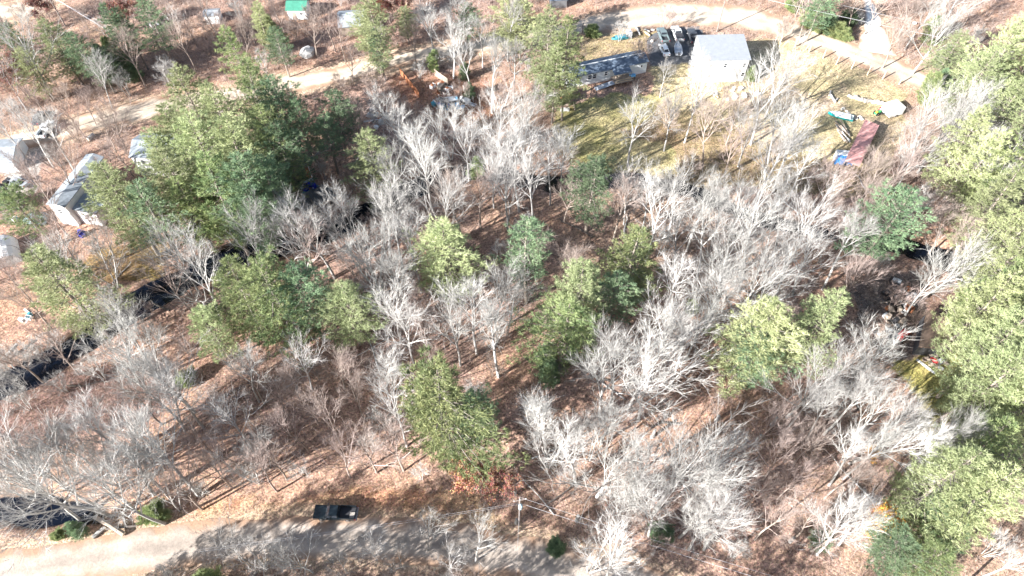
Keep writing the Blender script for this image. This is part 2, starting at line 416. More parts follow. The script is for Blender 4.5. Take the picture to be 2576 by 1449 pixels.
pk = MB(); pg = [G(u, v) for u, v in ((1630, 92), (1650, 82), (1764, 76), (1772, 100), (1764, 130), (1748, 158), (1722, 152), (1690, 160), (1660, 162), (1638, 150), (1628, 122))]
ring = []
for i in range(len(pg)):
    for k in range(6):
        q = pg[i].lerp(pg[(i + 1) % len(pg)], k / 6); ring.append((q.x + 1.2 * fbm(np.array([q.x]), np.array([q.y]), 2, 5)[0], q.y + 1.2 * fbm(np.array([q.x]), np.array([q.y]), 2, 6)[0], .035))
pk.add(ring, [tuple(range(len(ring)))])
o = pk.build('parking_area', mat('shade_dark_asphalt', (.105, .108, .115), .92, var=.25, scale=.8)); o['kind'] = 'structure'  # asphalt grey darkened, with the shade lying over the drive painted in
M_water = bpy.data.materials.new('brook_water'); M_water.use_nodes = True
b = M_water.node_tree.nodes['Principled BSDF']; b.inputs['Specular IOR Level'].default_value = .22; b.inputs['Base Color'].default_value = (.004, .006, .012, 1); b.inputs['Roughness'].default_value = .08
nz = M_water.node_tree.nodes.new('ShaderNodeTexNoise'); nz.inputs['Scale'].default_value = 1.2
bp = M_water.node_tree.nodes.new('ShaderNodeBump'); bp.inputs['Strength'].default_value = .06
M_water.node_tree.links.new(nz.outputs[0], bp.inputs['Height']); M_water.node_tree.links.new(bp.outputs[0], b.inputs['Normal'])
def water(name, r):
    d = np.gradient(r[:, :2], axis=0); d /= np.linalg.norm(d, axis=1)[:, None]; nr = np.stack([-d[:, 1], d[:, 0]], 1)
    m = MB(); m.v = []
    for i in range(0, len(r), 3):
        for s in (-1, 1): e = r[i, 2] / 2 + 2.6; m.v.append((r[i, 0] + nr[i, 0] * s * e, r[i, 1] + nr[i, 1] * s * e, -.62))
    m.f = [(2 * i, 2 * i + 2, 2 * i + 3, 2 * i + 1) for i in range(len(m.v) // 2 - 1)]
    m.f = [f for f in m.f]
    o = m.build(name, M_water); o['kind'] = 'structure'; return o
water('brook_water', BROOK); water('pool_water', POOL)

#@@TREES
# ------------------------------------------------------------------ trees
def rot_dir(d, ang, az):
    a = d.orthogonal().normalized(); b = d.cross(a)
    return (d * math.cos(ang) + (a * math.cos(az) + b * math.sin(az)) * math.sin(ang)).normalized()
def blade(mb, p, d, L, wd, rnd):
    s = d.cross(Vector((rnd.gauss(0, 1), rnd.gauss(0, 1), rnd.gauss(0, 1)))).normalized() * wd
    q = p + d * L; k = len(mb.v)
    mb.v += [(p.x - s.x, p.y - s.y, p.z - s.z), (p.x + s.x, p.y + s.y, p.z + s.z), (q.x, q.y, q.z)]; mb.f.append((k, k + 1, k + 2))
def bare(seed, H, spread=1.0, stems=1, fork=.42, wt=M_twig_pale, wb=M_bark_pale, dens=1.0, leafy=None, trop=.05):
    rnd = random.Random(seed); tr = MB(); br = MB(); lf = MB(); lc = []
    def grow(p, d, L, r, lv, mb):
        ns = (7, 5, 4, 2)[lv]; k = (7, 5, 3, 3)[lv]
        pts = [p]; rs = [r]; ds = [d]; endr = r * (.32, .25, .3, .3)[lv]
        for i in range(ns):
            wob = (.045, .075, .10, .12)[lv]
            d = (d + Vector((rnd.gauss(0, wob), rnd.gauss(0, wob), rnd.gauss(0, wob) + (0.02, trop, trop * 1.1, trop)[lv]))).normalized()
            p = p + d * L / ns; pts.append(p); ds.append(d); rs.append(max(.009, r + (endr - r) * (i + 1) / ns))
        mb.tube(pts, rs, k, cap=(lv == 0))
        def at(t):
            f = t * ns; i = min(int(f), ns - 1); return pts[i].lerp(pts[i + 1], f - i), ds[i + 1], rs[i] + (rs[i + 1] - rs[i]) * (f - i)
        if lv < 3:
            n = (rnd.randint(8, 11), rnd.randint(5, 7), rnd.randint(4, 6))[lv]
            if lv == 0: n = int(n / (stems ** .6)) + 1
            az = rnd.uniform(0, 6.28)
            for j in range(n):
                t0 = (fork, .22, .15)[lv]; t = t0 + (1 - t0) * ((j + rnd.random()) / n)
                q, dd, rr = at(min(t, .999)); az += 2.4 + rnd.uniform(-.4, .4)
                ang = R(rnd.uniform((18, 14, 12)[lv], (44, 38, 34)[lv])) * (1.0 if lv else (1.15 - .5 * (t - t0) / (1 - t0)))
                ll = ((.50 * H * spread, .58 * L, .60 * L)[lv]) * rnd.uniform(.7, 1.15) * (1 - .45 * (t - t0) / (1 - t0))
                grow(q, rot_dir(dd, ang * (1 if lv else spread ** .5), az), ll, min(rr * .68, (.13, .058, .020)[lv] * H / 16), lv + 1, br)
        if lv >= 2:
            n = int((4 if lv == 2 else 5) * dens + rnd.random())
            for j in range(n):
                t = rnd.uniform(.15, 1); q, dd, rr = at(min(t, .999))
                d2 = rot_dir(dd, R(rnd.uniform(5, 36)), rnd.uniform(0, 6.28)); d2.z += .1; d2.normalize()
                blade(br, q, d2, rnd.uniform(.8, 1.8) * H / 16, .0105, rnd)
                if leafy:
                    for _ in range(leafy[1]):
                        c = q + d2 * rnd.uniform(0, 1) + Vector((rnd.gauss(0, .16), rnd.gauss(0, .16), rnd.gauss(0, .16)))
                        a = Vector((rnd.gauss(0, 1), rnd.gauss(0, 1), rnd.gauss(0, 1))).normalized(); e = a.orthogonal().normalized() * .09; a *= .11
                        k0 = len(lf.v); lf.v += [tuple(c - a), tuple(c + e), tuple(c + a), tuple(c - e)]; lf.f.append((k0, k0 + 1, k0 + 2, k0 + 3))
                        cc = [x * rnd.uniform(.6, 1.35) for x in leafy[0][rnd.randrange(len(leafy[0]))]]; lc.extend([(*cc, 1)] * 4)
    for s in range(stems):
        a = s * math.tau / stems + rnd.random(); lean = 0.0 if stems == 1 else R(rnd.uniform(7, 17))
        d = Vector((math.cos(a) * math.sin(lean), math.sin(a) * math.sin(lean), math.cos(lean)))
        grow(Vector((math.cos(a) * .2 * (stems > 1), math.sin(a) * .2 * (stems > 1), -.3)), d, H * rnd.uniform(.72, .84), (.0135 * H) * (1 if stems == 1 else .7), 0, tr)
    out = [('trunk', tr.mesh('trunk', wb)), ('branches', br.mesh('branches', wt))]
    if leafy: out.append(('leaves', lf.mesh('leaves', M_leaf, lc)))
    return out
def pine(seed, H=24, Rr=5, cb=.25, pal=0, dens=1.0, dead=True, thin=0.10):
    rnd = random.Random(seed); tr = MB(); fo = MB(); fc = []; lm = MB()
    tr.tube([(0, 0, -.3), (rnd.uniform(-.2, .2), rnd.uniform(-.2, .2), H * .33), (rnd.uniform(-.35, .35), rnd.uniform(-.35, .35), H * .66), (0, 0, H)], [.012 * H, .0095 * H, .006 * H, .03], 8)
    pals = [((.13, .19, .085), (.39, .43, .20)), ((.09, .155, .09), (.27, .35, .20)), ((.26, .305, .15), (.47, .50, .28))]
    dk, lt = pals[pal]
    lob = [(rnd.uniform(0, 6.28), rnd.uniform(.16, .36), rnd.choice((1, 2, 3))) for _ in range(3)]
    z = cb * H
    while z < H * .985:
        t = (z - cb * H) / (H * (1 - cb)); nb = rnd.randint(5, 7) if t < .85 else 4
        az0 = rnd.uniform(0, 6.28); whl = rnd.uniform(.78, 1.12)
        for j in range(nb):
            if rnd.random() < thin: continue
            az = az0 + j * math.tau / nb + rnd.uniform(-.25, .25)
            lo = 1 + sum(a * math.sin(k * az + ph + 3 * t) for ph, a, k in lob)
            L = Rr * (max(0, 1 - t ** 1.7) ** .75) * (.62 + .38 * min(1, t * 3.2)) * rnd.uniform(.72, 1.12) * lo * whl + .35
            up = R(rnd.uniform(-4, 16) + 34 * t * t)
            d = Vector((math.cos(az) * math.cos(up), math.sin(az) * math.cos(up), math.sin(up)))
            p0 = Vector((0, 0, z)); side = Vector((-math.sin(az), math.cos(az), 0))
            tip = p0 + d * L + Vector((0, 0, .05 * L * L * .25))
            lm.tube([p0, p0 + d * L * .5 + Vector((0, 0, -.03 * L)), tip], [.02 + .012 * L, .015 + .006 * L, .012], 3, cap=False)
            mix = rnd.uniform(0, 1) ** 1.3
            for s in range(int(L * 6.2 * dens) + 5):
                u = rnd.uniform(.06, 1.0) ** .7
                wv = (.40 * L * (1.08 - u) + .22)
                q = p0.lerp(tip, u) + Vector((0, 0, -.03 * L * math.sin(u * 3.14))) + side * rnd.uniform(-wv, wv) + Vector((0, 0, rnd.uniform(-.12, .28)))
                m2 = min(1, max(0, mix * .6 + rnd.uniform(0, .55))); c = [a + (b_ - a) * m2 for a, b_ in zip(dk, lt)]
                for _ in range(7):
                    dr = Vector((d.x * .8 + rnd.gauss(0, .6), d.y * .8 + rnd.gauss(0, .6), .45 + rnd.gauss(0, .4))).normalized()
                    blade(fo, q, dr, rnd.uniform(.34, .66), .040, rnd)
                    fc.extend([(*c, 1)] * 3)
        z += rnd.uniform(.75, 1.25) * H / 24
    if dead:
        for _ in range(26):
            z = rnd.uniform(.12, cb + .12) * H; az = rnd.uniform(0, 6.28); L = rnd.uniform(.8, 3.4)
            d = Vector((math.cos(az), math.sin(az), rnd.uniform(-.25, .25))); p0 = Vector((0, 0, z))
            lm.tube([p0, p0 + d * L * .5, p0 + d * L + Vector((0, 0, rnd.uniform(-.4, .3)))], [.04, .028, .012], 3, cap=False)
            for k in range(5):
                q = p0 + d * L * rnd.uniform(.4, 1); blade(lm, q, rot_dir(d.normalized(), R(40), rnd.uniform(0, 6.28)), rnd.uniform(.4, 1), .015, rnd)
    return [('trunk', tr.mesh('trunk', M_bark_pine)), ('limbs', lm.mesh('limbs', M_limb_pine)), ('crown', fo.mesh('crown', M_needle, fc))]

PALE = [bare(100 + i, 16, (1.0, .85, 1.1, .95, .8, 1.05, 1.15)[i], 1, (.42, .5, .38, .45, .55, .35, .48)[i], dens=.85) for i in range(7)]
PALEM = [bare(120 + i, 14, .95, (2, 3, 4, 3)[i], .3, dens=.9) for i in range(4)]
PINK = [bare(140 + i, 15, (1.1, .95, 1.15, .85)[i], 1, (.4, .45, .35, .5)[i], M_twig_pink, M_bark_pink, dens=.85) for i in range(4)]
SAPL = [bare(160 + i, 7, .9, (3, 4, 5)[i], .2, M_twig_pink if i != 1 else M_twig_pale, M_bark_pink if i != 1 else M_bark_pale, dens=.9) for i in range(3)]
TALL = [bare(180 + i, 19, .62, 1, .55, dens=1.0) for i in range(3)]
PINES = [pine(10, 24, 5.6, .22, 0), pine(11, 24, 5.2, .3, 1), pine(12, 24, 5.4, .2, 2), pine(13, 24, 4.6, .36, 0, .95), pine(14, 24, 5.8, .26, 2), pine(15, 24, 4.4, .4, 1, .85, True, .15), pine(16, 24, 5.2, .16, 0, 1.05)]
SPINES = [pine(30, 9, 2.6, .08, 0, 1.3, False), pine(31, 9, 2.9, .05, 1, 1.3, False)]
BUSH = [pine(40, 3.6, 2.1, .02, 1, 1.6, False), pine(41, 3.2, 2.2, .02, 0, 1.6, False)]
REDOAK = [bare(200, 9, 1.1, 1, .25, M_twig_pink, M_bark_pink, 1.0, leafy=([(.36, .17, .11), (.30, .13, .09), (.40, .24, .15)], 3)),
          bare(201, 9, 1.1, 2, .25, M_twig_pink, M_bark_dark, 1.0, leafy=([(.27, .12, .09), (.22, .10, .08), (.31, .17, .12)], 3))]
ORANGE = [bare(205, 5, 1.2, 3, .2, M_twig_pink, M_bark_pink, .9, leafy=([(.60, .30, .05), (.55, .22, .04), (.62, .42, .08)], 3))]
DEADP = None

def place(name, parts, xy, rz, s, lean=(0, 0), z=None, sz=None):
    x, y = xy
    o = empty(name, (x, y, (gz(x, y) if z is None else z)), rz)
    o.rotation_euler = (lean[0], lean[1], rz); o.scale = (s, s, sz or s)
    for nm, me_ in parts: link(nm, me_, o)
    return o
rnd = random.Random(77)

# pines: (tip u, tip v, height, crown radius, variant, label or None)
PL = [
 # big grove, upper left
 (565, 62, 23, 3.6, 3, 'tall narrow pine rising from the top of the big evergreen grove, upper left'),
 (440, 165, 24, 5.5, 4, None), (520, 210, 25, 5.5, 2, None), (610, 150, 24, 5.5, 0, None), (680, 190, 22, 5, 1, None), (395, 265, 23, 5.2, 2, None),
 (470, 290, 25, 6, 4, None), (560, 290, 26, 6, 2, None), (645, 270, 25, 5.6, 0, None), (690, 300, 23, 4.6, 1, None), (410, 360, 24, 5.5, 2, None), (500, 385, 25, 6, 0, None), (590, 380, 25, 6, 1, None),
 (648, 388, 22, 4.6, 1, None), (600, 460, 20, 5, 1, None), (435, 440, 20, 4.6, 0, None), (745, 245, 18, 3.3, 1, None), (365, 330, 20, 4.4, 4, None),
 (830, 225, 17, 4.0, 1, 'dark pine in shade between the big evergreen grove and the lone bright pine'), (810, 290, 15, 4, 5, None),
 # left
 (250, 415, 23, 6, 4, 'wide yellow green pine in front of the grey roofed white house at left'), (335, 455, 21, 5, 5, 'thin pine with bare pale lower limbs right of the left white house'),
 (75, 625, 24, 6.2, 2, 'pale green pine at the left edge beside the white tarp shelter'),
 (10, 470, 16, 4, 3, 'small pine cut by the left edge above the white tarp shelter'),
 (560, 665, 22, 5.2, 0, 'left tree of the joined pine group above the open leafy slope, left of centre'),
 (655, 645, 24, 5.6, 6, 'tallest middle tree of the joined pine group, left of centre'),
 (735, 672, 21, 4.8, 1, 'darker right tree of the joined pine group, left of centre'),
 (497, 775, 15, 3.9, 2, 'short bright pine at lower left of the joined pine group'),
 (852, 708, 18, 5.2, 2, 'pale yellow green pine just right of the joined pine group'),
 (915, 318, 20, 4.9, 2, 'lone bright pine standing in dark shade right of the big evergreen grove'),
 (1112, 558, 21, 6.3, 2, 'round bright pine in the middle of the grey trees'),
 (1330, 555, 22, 4.9, 5, 'thin pine with gaps in its crown, right of the round middle pine'),
 (1100, 925, 27, 6.9, 6, 'large full pine above the road, right of the black pickup'),
 (1196, 975, 20, 3.4, 1, 'narrow shaded pine hugging the right side of the large pine above the road'),
 (1605, 580, 20, 5.1, 0, 'bright rounded pine at the upper right of the tall centre right pine pair'),
 (1465, 660, 22, 5.4, 2, 'tall yellowish pine left in the centre right group'), (1435, 760, 19, 5.4, 6, 'lowest full pine of the centre right group'),
 (1560, 690, 17, 4.2, 1, 'dark shaded pine under the rounded one in the centre right group'),
 (1498, 398, 19, 5.0, 1, 'blue green pine below the lawn, above the brook'),
 (1385, 18, 25, 4.6, 4, 'tall pine at the left end of the mobile home, back one of three'), (1432, 45, 25, 4.6, 0, 'dark tall pine leaning over the mobile home roof'), (1400, 110, 20, 3.8, 2, 'front pine at the left end of the mobile home'),
 (1945, 762, 23, 6.4, 2, 'broad bright pine left half of the pair beside the junk yard'), (2112, 735, 23, 4.7, 4, 'right pine of the pair beside the junk yard'), (1920, 830, 17, 4.6, 1, 'lower pine in front of the broad pair beside the junk yard'),
 (2280, 475, 22, 5.6, 1, 'blue green pine left of the dark brook opening at right'),
 # right edge wood
 (2545, 40, 24, 6, 4, None), (2470, 130, 22, 5.5, 4, None), (2545, 190, 24, 6, 2, None), (2440, 270, 22, 5, 2, None), (2475, 330, 22, 4.8, 4, None), (2580, 330, 24, 6, 0, None), (2540, 420, 23, 5.5, 2, None),
 (2580, 520, 24, 6, 4, None), (2550, 600, 23, 5, 2, None), (2570, 660, 24, 5.5, 0, None), (2480, 690, 24, 5.2, 4, None), (2552, 780, 25, 5.8, 2, None),
 (2500, 870, 23, 4.8, 2, None), (2570, 880, 25, 5.5, 4, None), (2500, 960, 18, 3.8, 2, None), (2640, 200, 24, 6, 4, None), (2650, 700, 24, 6, 2, None), (2640, 950, 24, 6, 2, None), (2620, 60, 24, 6, 0, None),
 # bottom right
 (2560, 1075, 20, 4.5, 0, 'dark green pine at the right edge above the large lower right pine'), (2470, 1150, 24, 5.4, 2, 'large pale pine filling the lower right edge, left one'), (2560, 1190, 24, 5.2, 4, 'large pale pine filling the lower right edge, right one'),
 (2440, 1260, 15, 4, 1, 'lower pine tucked beneath the large pale pines at lower right'), (2290, 1350, 12, 4, 1, 'low evergreen at the bottom edge near the lower right corner, left one'), (2380, 1380, 12, 4, 0, 'low evergreen at the bottom edge near the lower right corner, right one'),
 # top left
 (110, 48, 17, 4.6, 2, None), (175, 80, 15, 4.2, 1, None), (45, 120, 14, 3.8, 2, None), (230, 130, 11, 3.5, 1, None), (255, 5, 18, 2.8, 1, None), (295, 20, 16, 2.8, 1, None), (5, 60, 15, 4, 1, None),
 (930, -20, 22, 4.6, 2, None), (905, 10, 15, 3.4, 4, None), (938, 70, 14, 2.2, 1, 'slender pine standing beside the dirt road near the grey roofed house'), (1015, 15, 10, 3.2, 4, None),
 (1310, 0, 16, 4.5, 4, None), (1170, 5, 13, 3.5, 1, None), (690, 70, 13, 3.2, 1, None), (640, 5, 14, 3.2, 2, None), (360, -5, 18, 4, 1, None), (2420, 80, 14, 4, 4, None), (1290, -40, 18, 5, 2, None),
 (2080, -30, 14, 4, 1, None),
]
PINEXY = []
for i, (u, v, h, r, var, lab) in enumerate(PL):
    if u > 2435 and v < 1000: r *= .9; u += 42 + (34 if v > 560 and u < 2540 else 0)
    p = G(u, v, h); x, y = p.x, p.y
    if lab: PINEXY.append((x, y, h, r))
    parts = PINES[var]; R0 = (5.6, 5.2, 5.4, 4.6, 5.8, 4.4, 5.2)[var]
    o = place('pine_tree', parts, (x, y), rnd.uniform(0, 6.28), r / R0 * 1.17, (rnd.gauss(0, .02), rnd.gauss(0, .02)), sz=h / 24)
    g = 'pines of the wood'
    if lab: tag(o, lab, 'pine tree', g)
    else: auto(o, ('tall' if h > 21 else 'mid sized' if h > 15 else 'small') + (' yellow green', ' dark green', ' pale green', ' olive green', ' yellowish', ' blue green', ' full green')[var] + ' pine', 'pine tree', g, h * .7)
for i, (x, y, h) in enumerate([(-62, 12, 23), (-52, 7, 25), (-44, 13, 24), (-37, 6, 26), (-30, 12, 25), (-23, 8, 26), (-15, 12, 24), (-7, 7, 26), (2, 11, 25), (12, 8, 24), (24, 10, 25), (-33, 14, 22), (-12, 4, 26), (36, 8, 23)]):
    if i % 3 == 1: continue
    o = place('pine_tree', PINES[i % 7], (x, y), i * 1.3, 1.0, sz=h / 24); auto(o, 'tall roadside pine', 'pine tree', 'pines along the near side of the road', h * .7)
# small conifers and evergreen bushes: (u, v at base, height, variant)
for u, v, h, var, d in [(2320, 262, 8, 0, 'small conifer'), (2345, 235, 6.5, 1, 'small conifer'), (285, 200, 9, 1, 'bushy conifer'), (335, 205, 8.5, 1, 'bushy conifer'), (300, 170, 8, 0, 'bushy conifer'), (1200, 450, 6, 0, 'small conifer'),
                        (1095, 180, 5.5, 0, 'small conifer'), (1170, 200, 4.5, 1, 'small conifer'), (1180, 250, 4.5, 1, 'small conifer'), (545, 1500, 8.5, 0, 'bright conifer'), (1885, 205, 4.0, 0, 'small conifer'), (700, 130, 9, 0, 'bushy conifer'),
                        (1385, 960, 6, 1, 'shaded conifer'), (1370, 920, 6, 1, 'shaded conifer'), (2060, 1370, 5, 1, 'small conifer'), (1735, 790, 4, 0, 'small conifer'), (2330, 110, 7, 0, 'bushy conifer'), (2360, 170, 6, 1, 'bushy conifer'), (210, 1340, 4, 1, 'small conifer')]:
    p = G(u, v); s = h / 9
    o = place('young_conifer', SPINES[var], (p.x, p.y), rnd.uniform(0, 6), s, sz=s); auto(o, d, 'conifer', 'young conifers', h * .5)
for u, v, s in [(2030, 62, 1.0), (2055, 74, 1.1), (2080, 82, 1.1), (2105, 92, 1.0), (2045, 52, .9), (2120, 98, .8), (150, 1350, .4), (400, 1295, .8), (475, 960, .7),
                (1655, 1345, .8), (1400, 1380, .6), (40, 520, .9), (1490, 90, .8), (2130, 60, 1.0), (1990, 25, .9)]:
    p = G(u, v); o = place('evergreen_bush', BUSH[rnd.random() < .5], (p.x, p.y), rnd.uniform(0, 6), s); auto(o, 'low green bush', 'bush', 'low green bushes', 1.5)
for u, v, h, k, lab in [(80, 255, 11, 1, 'dark red leaved oak standing in leaf litter at upper left'), (1190, 1238, 8.5, 0, 'small oak still holding red brown leaves under the large pine by the road'), (1255, 1235, 7, 1, 'smaller darker red leaved oak right of the one under the large pine'),
                        (340, 75, 8, 1, 'dull red leaved oak beside the power lines at upper left'), (960, 75, 9, 0, 'rusty leaved oak in the top wood beside the dark grove'), (1010, 50, 9, 1, 'dark rust oak at the top right of the grey roofed house'), (130, 60, 8, 1, 'dull red oak by the power pole in the top left corner')]:
    p = G(u, v); o = place('oak_tree', REDOAK[k], (p.x, p.y), rnd.uniform(0, 6), h / 9); tag(o, lab, 'oak tree', 'oaks still in leaf')
p = G(2205, 1335); o = place('maple_shrub', ORANGE[0], (p.x, p.y), 1, 1.05); tag(o, 'shrub with bright orange and yellow leaves among bare trees at lower right', 'shrub')
p = G(2185, 1150); o = place('maple_shrub', ORANGE[0], (p.x, p.y), 2, .5); tag(o, 'tiny red tinted shrub among the leaning grey trunks at right', 'shrub')

# leafless trees at crown positions (u, v, type)
BL = """1085 55 T|1210 100 A|1150 55 A|1270 60 A|1290 150 A|1240 180 A|1190 165 A|860 90 K|820 60 K|700 30 K|620 40 K|560 95 K|520 20 K|480 60 K|455 110 K|600 110 K|430 40 K|380 60 K
2320 50 A|2350 90 A|2400 20 A|2460 20 K|2295 20 K|1960 185 A|1765 200 K|1740 265 A|1850 295 K|1800 260 K|1690 285 A|1930 255 A|1975 320 A|1600 300 A|1665 190 A|1790 330 K
2030 420 A|2000 370 A|1940 400 A|1890 330 A|2080 450 K|2130 470 K|1850 380 K|1130 310 M|1190 300 M|1250 290 A|1325 265 A|1165 350 A|1235 345 M|1290 330 A|1300 420 A|1345 390 A|1240 430 A|1335 470 A|1200 490 K|1120 470 K
1160 515 K|1280 490 A|1385 430 A|1420 400 A|1070 430 A|1090 510 A|945 460 A|900 490 A|990 440 A|1015 520 A|960 555 A|930 620 A|1000 600 A|885 555 M|650 560 M|700 570 A|620 600 A|740 595 M|800 600 A|760 640 K
1580 480 A|1640 500 A|1705 490 A|1755 525 A|1820 535 A|1875 515 A|1905 575 A|1650 555 A|1555 540 K|1500 570 A|1450 560 K|1960 590 A|2030 580 A|2100 590 K|2000 530 A|2080 530 K|2150 560 K|2120 640 A|2050 655 A
1990 670 A|1935 640 A|1895 655 A|1850 615 A|1780 600 A|1720 620 A|2280 690 A|2340 715 A|2240 650 K|2370 680 A|2180 660 K|2150 700 K|1700 800 A|1750 830 A|1660 860 A|1720 900 A|1790 770 A|1830 700 A|1810 740 A|1690 700 A|1860 740 A|1920 720 A
1100 750 A|1060 790 K|1180 715 A|1240 750 A|1280 770 A|1255 850 T|1200 800 A|1150 830 A|1300 700 A|1080 850 K|1020 830 A|960 690 A|985 760 A|925 790 A|1015 690 T|1040 640 A|920 880 A|960 920 A|980 990 A|1000 1060 A|870 960 K|840 920 K|900 1010 K
200 770 M|260 770 M|300 820 A|220 850 M|180 830 A|280 880 A|330 860 M|240 810 A|450 660 A|490 700 A|430 700 K|420 960 A|380 975 A|450 1000 A|400 1010 A|350 1000 K|200 1110 M|260 1095 A|320 1115 M|380 1130 A|150 1120 A|60 1160 A
120 1190 A|230 1170 M|300 1185 A|360 1200 M|420 1170 A|330 1240 A|400 1240 M|260 1230 A|25 1190 A|90 1240 A|180 1230 A|450 1230 K|600 1085 A|560 1130 K|640 1120 M|610 1180 M|665 1190 K|540 1190 K|690 1150 K|500 1100 K|560 1030 K|520 910 A|560 900 A|600 930 A
630 960 K|760 920 A|720 950 K|690 1000 K|780 1010 K|830 1060 K|740 1080 K|1390 1060 T|1385 1110 M|1560 950 A|1520 970 A|1610 930 A|1640 960 A|1530 1050 A|1490 1100 M|1520 1170 A|1465 1140 A|1640 1210 M|1600 1250 A|1690 1210 A
1550 1250 M|1660 1280 A|1620 1170 A|1500 1400 M|1540 1420 A|1800 1150 A|1765 1200 A|1835 1180 A|1790 1265 M|1825 1320 A|1775 1330 A|1750 1290 A|1880 975 A|1905 940 A|1870 1010 A|2200 930 A|2160 970 A|2120 950 A|2050 960 A
2030 1010 A|2100 1020 A|2150 1010 A|2250 1040 T|2220 1080 A|2200 1120 T|2180 1060 A|2160 1150 A|2130 1200 K|2340 1130 T|2380 1100 T|2400 1150 K|2200 1300 T|2150 1330 A|2260 1340 A|2100 1350 K|2050 1310 K
2000 1200 K|1960 1150 K|1930 1080 K|1900 1240 K|1950 1300 K|640 1395 M|700 1375 A|760 1400 A|850 1400 M|920 1360 A|1000 1390 M|1060 1340 A|1190 1360 A|1130 1400 A|580 1370 A|40 290 A|15 330 A|70 340 A|130 350 A|240 210 A|215 260 K|190 300 K|160 380 K
2420 320 A|2380 330 A|2350 280 A|2330 350 K|2300 400 A|2260 440 K|2400 260 A|2200 450 K|2190 500 K|2240 380 K|2290 540 K|2420 460 K|2450 400 A|1130 110 A|780 80 K|1060 250 K|1000 280 A|1010 330 A|905 310 K|1050 370 A|880 150 K|1040 100 K|2500 440 A|2440 560 K
2210 20 K|2260 90 K|2150 15 K|2040 15 K|100 250 K|60 130 A|20 200 A|330 130 K|1420 500 K|1360 620 K|1410 690 K|1000 1130 K|930 1140 K|860 1150 K|60 420 K|90 470 K|150 440 K|110 520 K|60 530 A|30 560 K|250 320 K|300 370 K|130 610 K|180 640 K|240 650 M|320 630 A|60 760 K|110 860 K|150 690 A|20 700 K|280 300 K|40 900 K|130 880 K|2460 520 K|2490 430 A|2440 610 K|2520 370 K|2410 560 K|2480 1380 K|2540 1420 A|2300 1280 K|2040 1110 K|""".replace('\n', '|').split('|')
BL = [e for e in BL if e.strip()]
_g = np.random.default_rng(21); _x = _g.uniform(-120, 125, 900); _y = _g.uniform(24, 160, 900)
_c = gheight(_x, _y) > -.4
for _r, _w in (('road_near', 7), ('road_far', 9), ('gravel_drive', 9)): _c &= segdist(_x, _y, ROADS[_r][::4, :2]) > _w
for _k in ('lawn', 'yard', 'drive', 'ryard', 'yard_edge', 'paleleft', 'glade', 'junk', 'verge'): _c &= ~inside(_x, _y, AREA[_k])
for _p in HOUSEFLAT: _c &= np.hypot(_x - _p.x, _y - _p.y) > 11
for _a, _b in zip(_x[_c], _y[_c]):
    _u, _v = P((_a, _b, 9.5)); BL.append(f'{_u:.0f} {_v:.0f} {"TKKTA"[int(_g.integers(0, 5))]} x')
used = []
cnt = 0
for e in BL:
    ee = e.split(); u, v, k = ee[:3]; extra = len(ee) > 3
    if extra and cnt >= 298: break
    u = float(u) + rnd.uniform(-8, 8); v = float(v) + rnd.uniform(-8, 8)
    if k == 'A' and u > 1980 and v > 930 and rnd.random() < .6: var = rnd.choice(TALL); h0 = 19; h = rnd.uniform(16, 20)
    elif k == 'A': var = rnd.choice(PALE); h0 = 16; h = rnd.uniform(15, 20.5)
    elif k == 'M': var = rnd.choice(PALEM); h0 = 14; h = rnd.uniform(11.5, 16)
    elif k == 'T': var = rnd.choice(TALL); h0 = 19; h = rnd.uniform(18, 21)
    else: var = rnd.choice(PINK); h0 = 15; h = rnd.uniform(11.5, 16)
    if v < 130: h *= .85
    wf = 1.0
    if v > 1325 and u < 1320: h *= .58; v += 12
    if 1640 < u < 1700 and v < 230: h *= .6
    if u < 260 and 180 < v < 420: h *= .72
    if 480 < u < 1010 and 850 < v < 1260: h *= .85
    if 1850 < u and v > 1000: wf = .8
    p = G(u, v, h * .62); s = h / h0
    hide = any(a_ < u < c_ and b_ < v < d_ for a_, b_, c_, d_ in ((1060, 190, 1215, 305), (1615, 50, 1765, 170), (2060, 255, 2240, 425), (735, 395, 850, 540), (2325, 765, 2440, 900), (1420, 110, 1640, 230)))
    for (px, py, ph, pr) in PINEXY:      # skip trees whose crowns would cover a labelled pine from the camera
        cu, cv = P((px, py, ph * .58)); eu, ev = P((px + pr, py, ph * .58)); rr = abs(eu - cu)
        if p.y < py + 1 and abs(u - cu) < rr * .9 and -rr * 1.1 < v - cv < rr * 1.45: hide = True
        if (p.x - px) ** 2 + (p.y - py) ** 2 < (pr * .55) ** 2: hide = True
    if hide or (extra and min((p.x - a) ** 2 + (p.y - b) ** 2 for a, b in used) < 34): continue
    o = place('bare_tree', var, (p.x, p.y), rnd.uniform(0, 6.28), s * wf * rnd.uniform(.9, 1.1), (rnd.gauss(0, .055), rnd.gauss(0, .055)), sz=s)
    used.append((p.x, p.y)); cnt += 1
    sizew = 'tall' if h > 16.5 else 'mid height' if h > 13 else 'short'
    auto(o, sizew + {'A': ' pale grey leafless tree', 'M': ' many stemmed leafless tree', 'T': ' slim leafless tree', 'K': ' brownish leafless tree'}[k], 'bare tree', 'leafless trees of the wood', h * .62)
print('BARE', cnt)

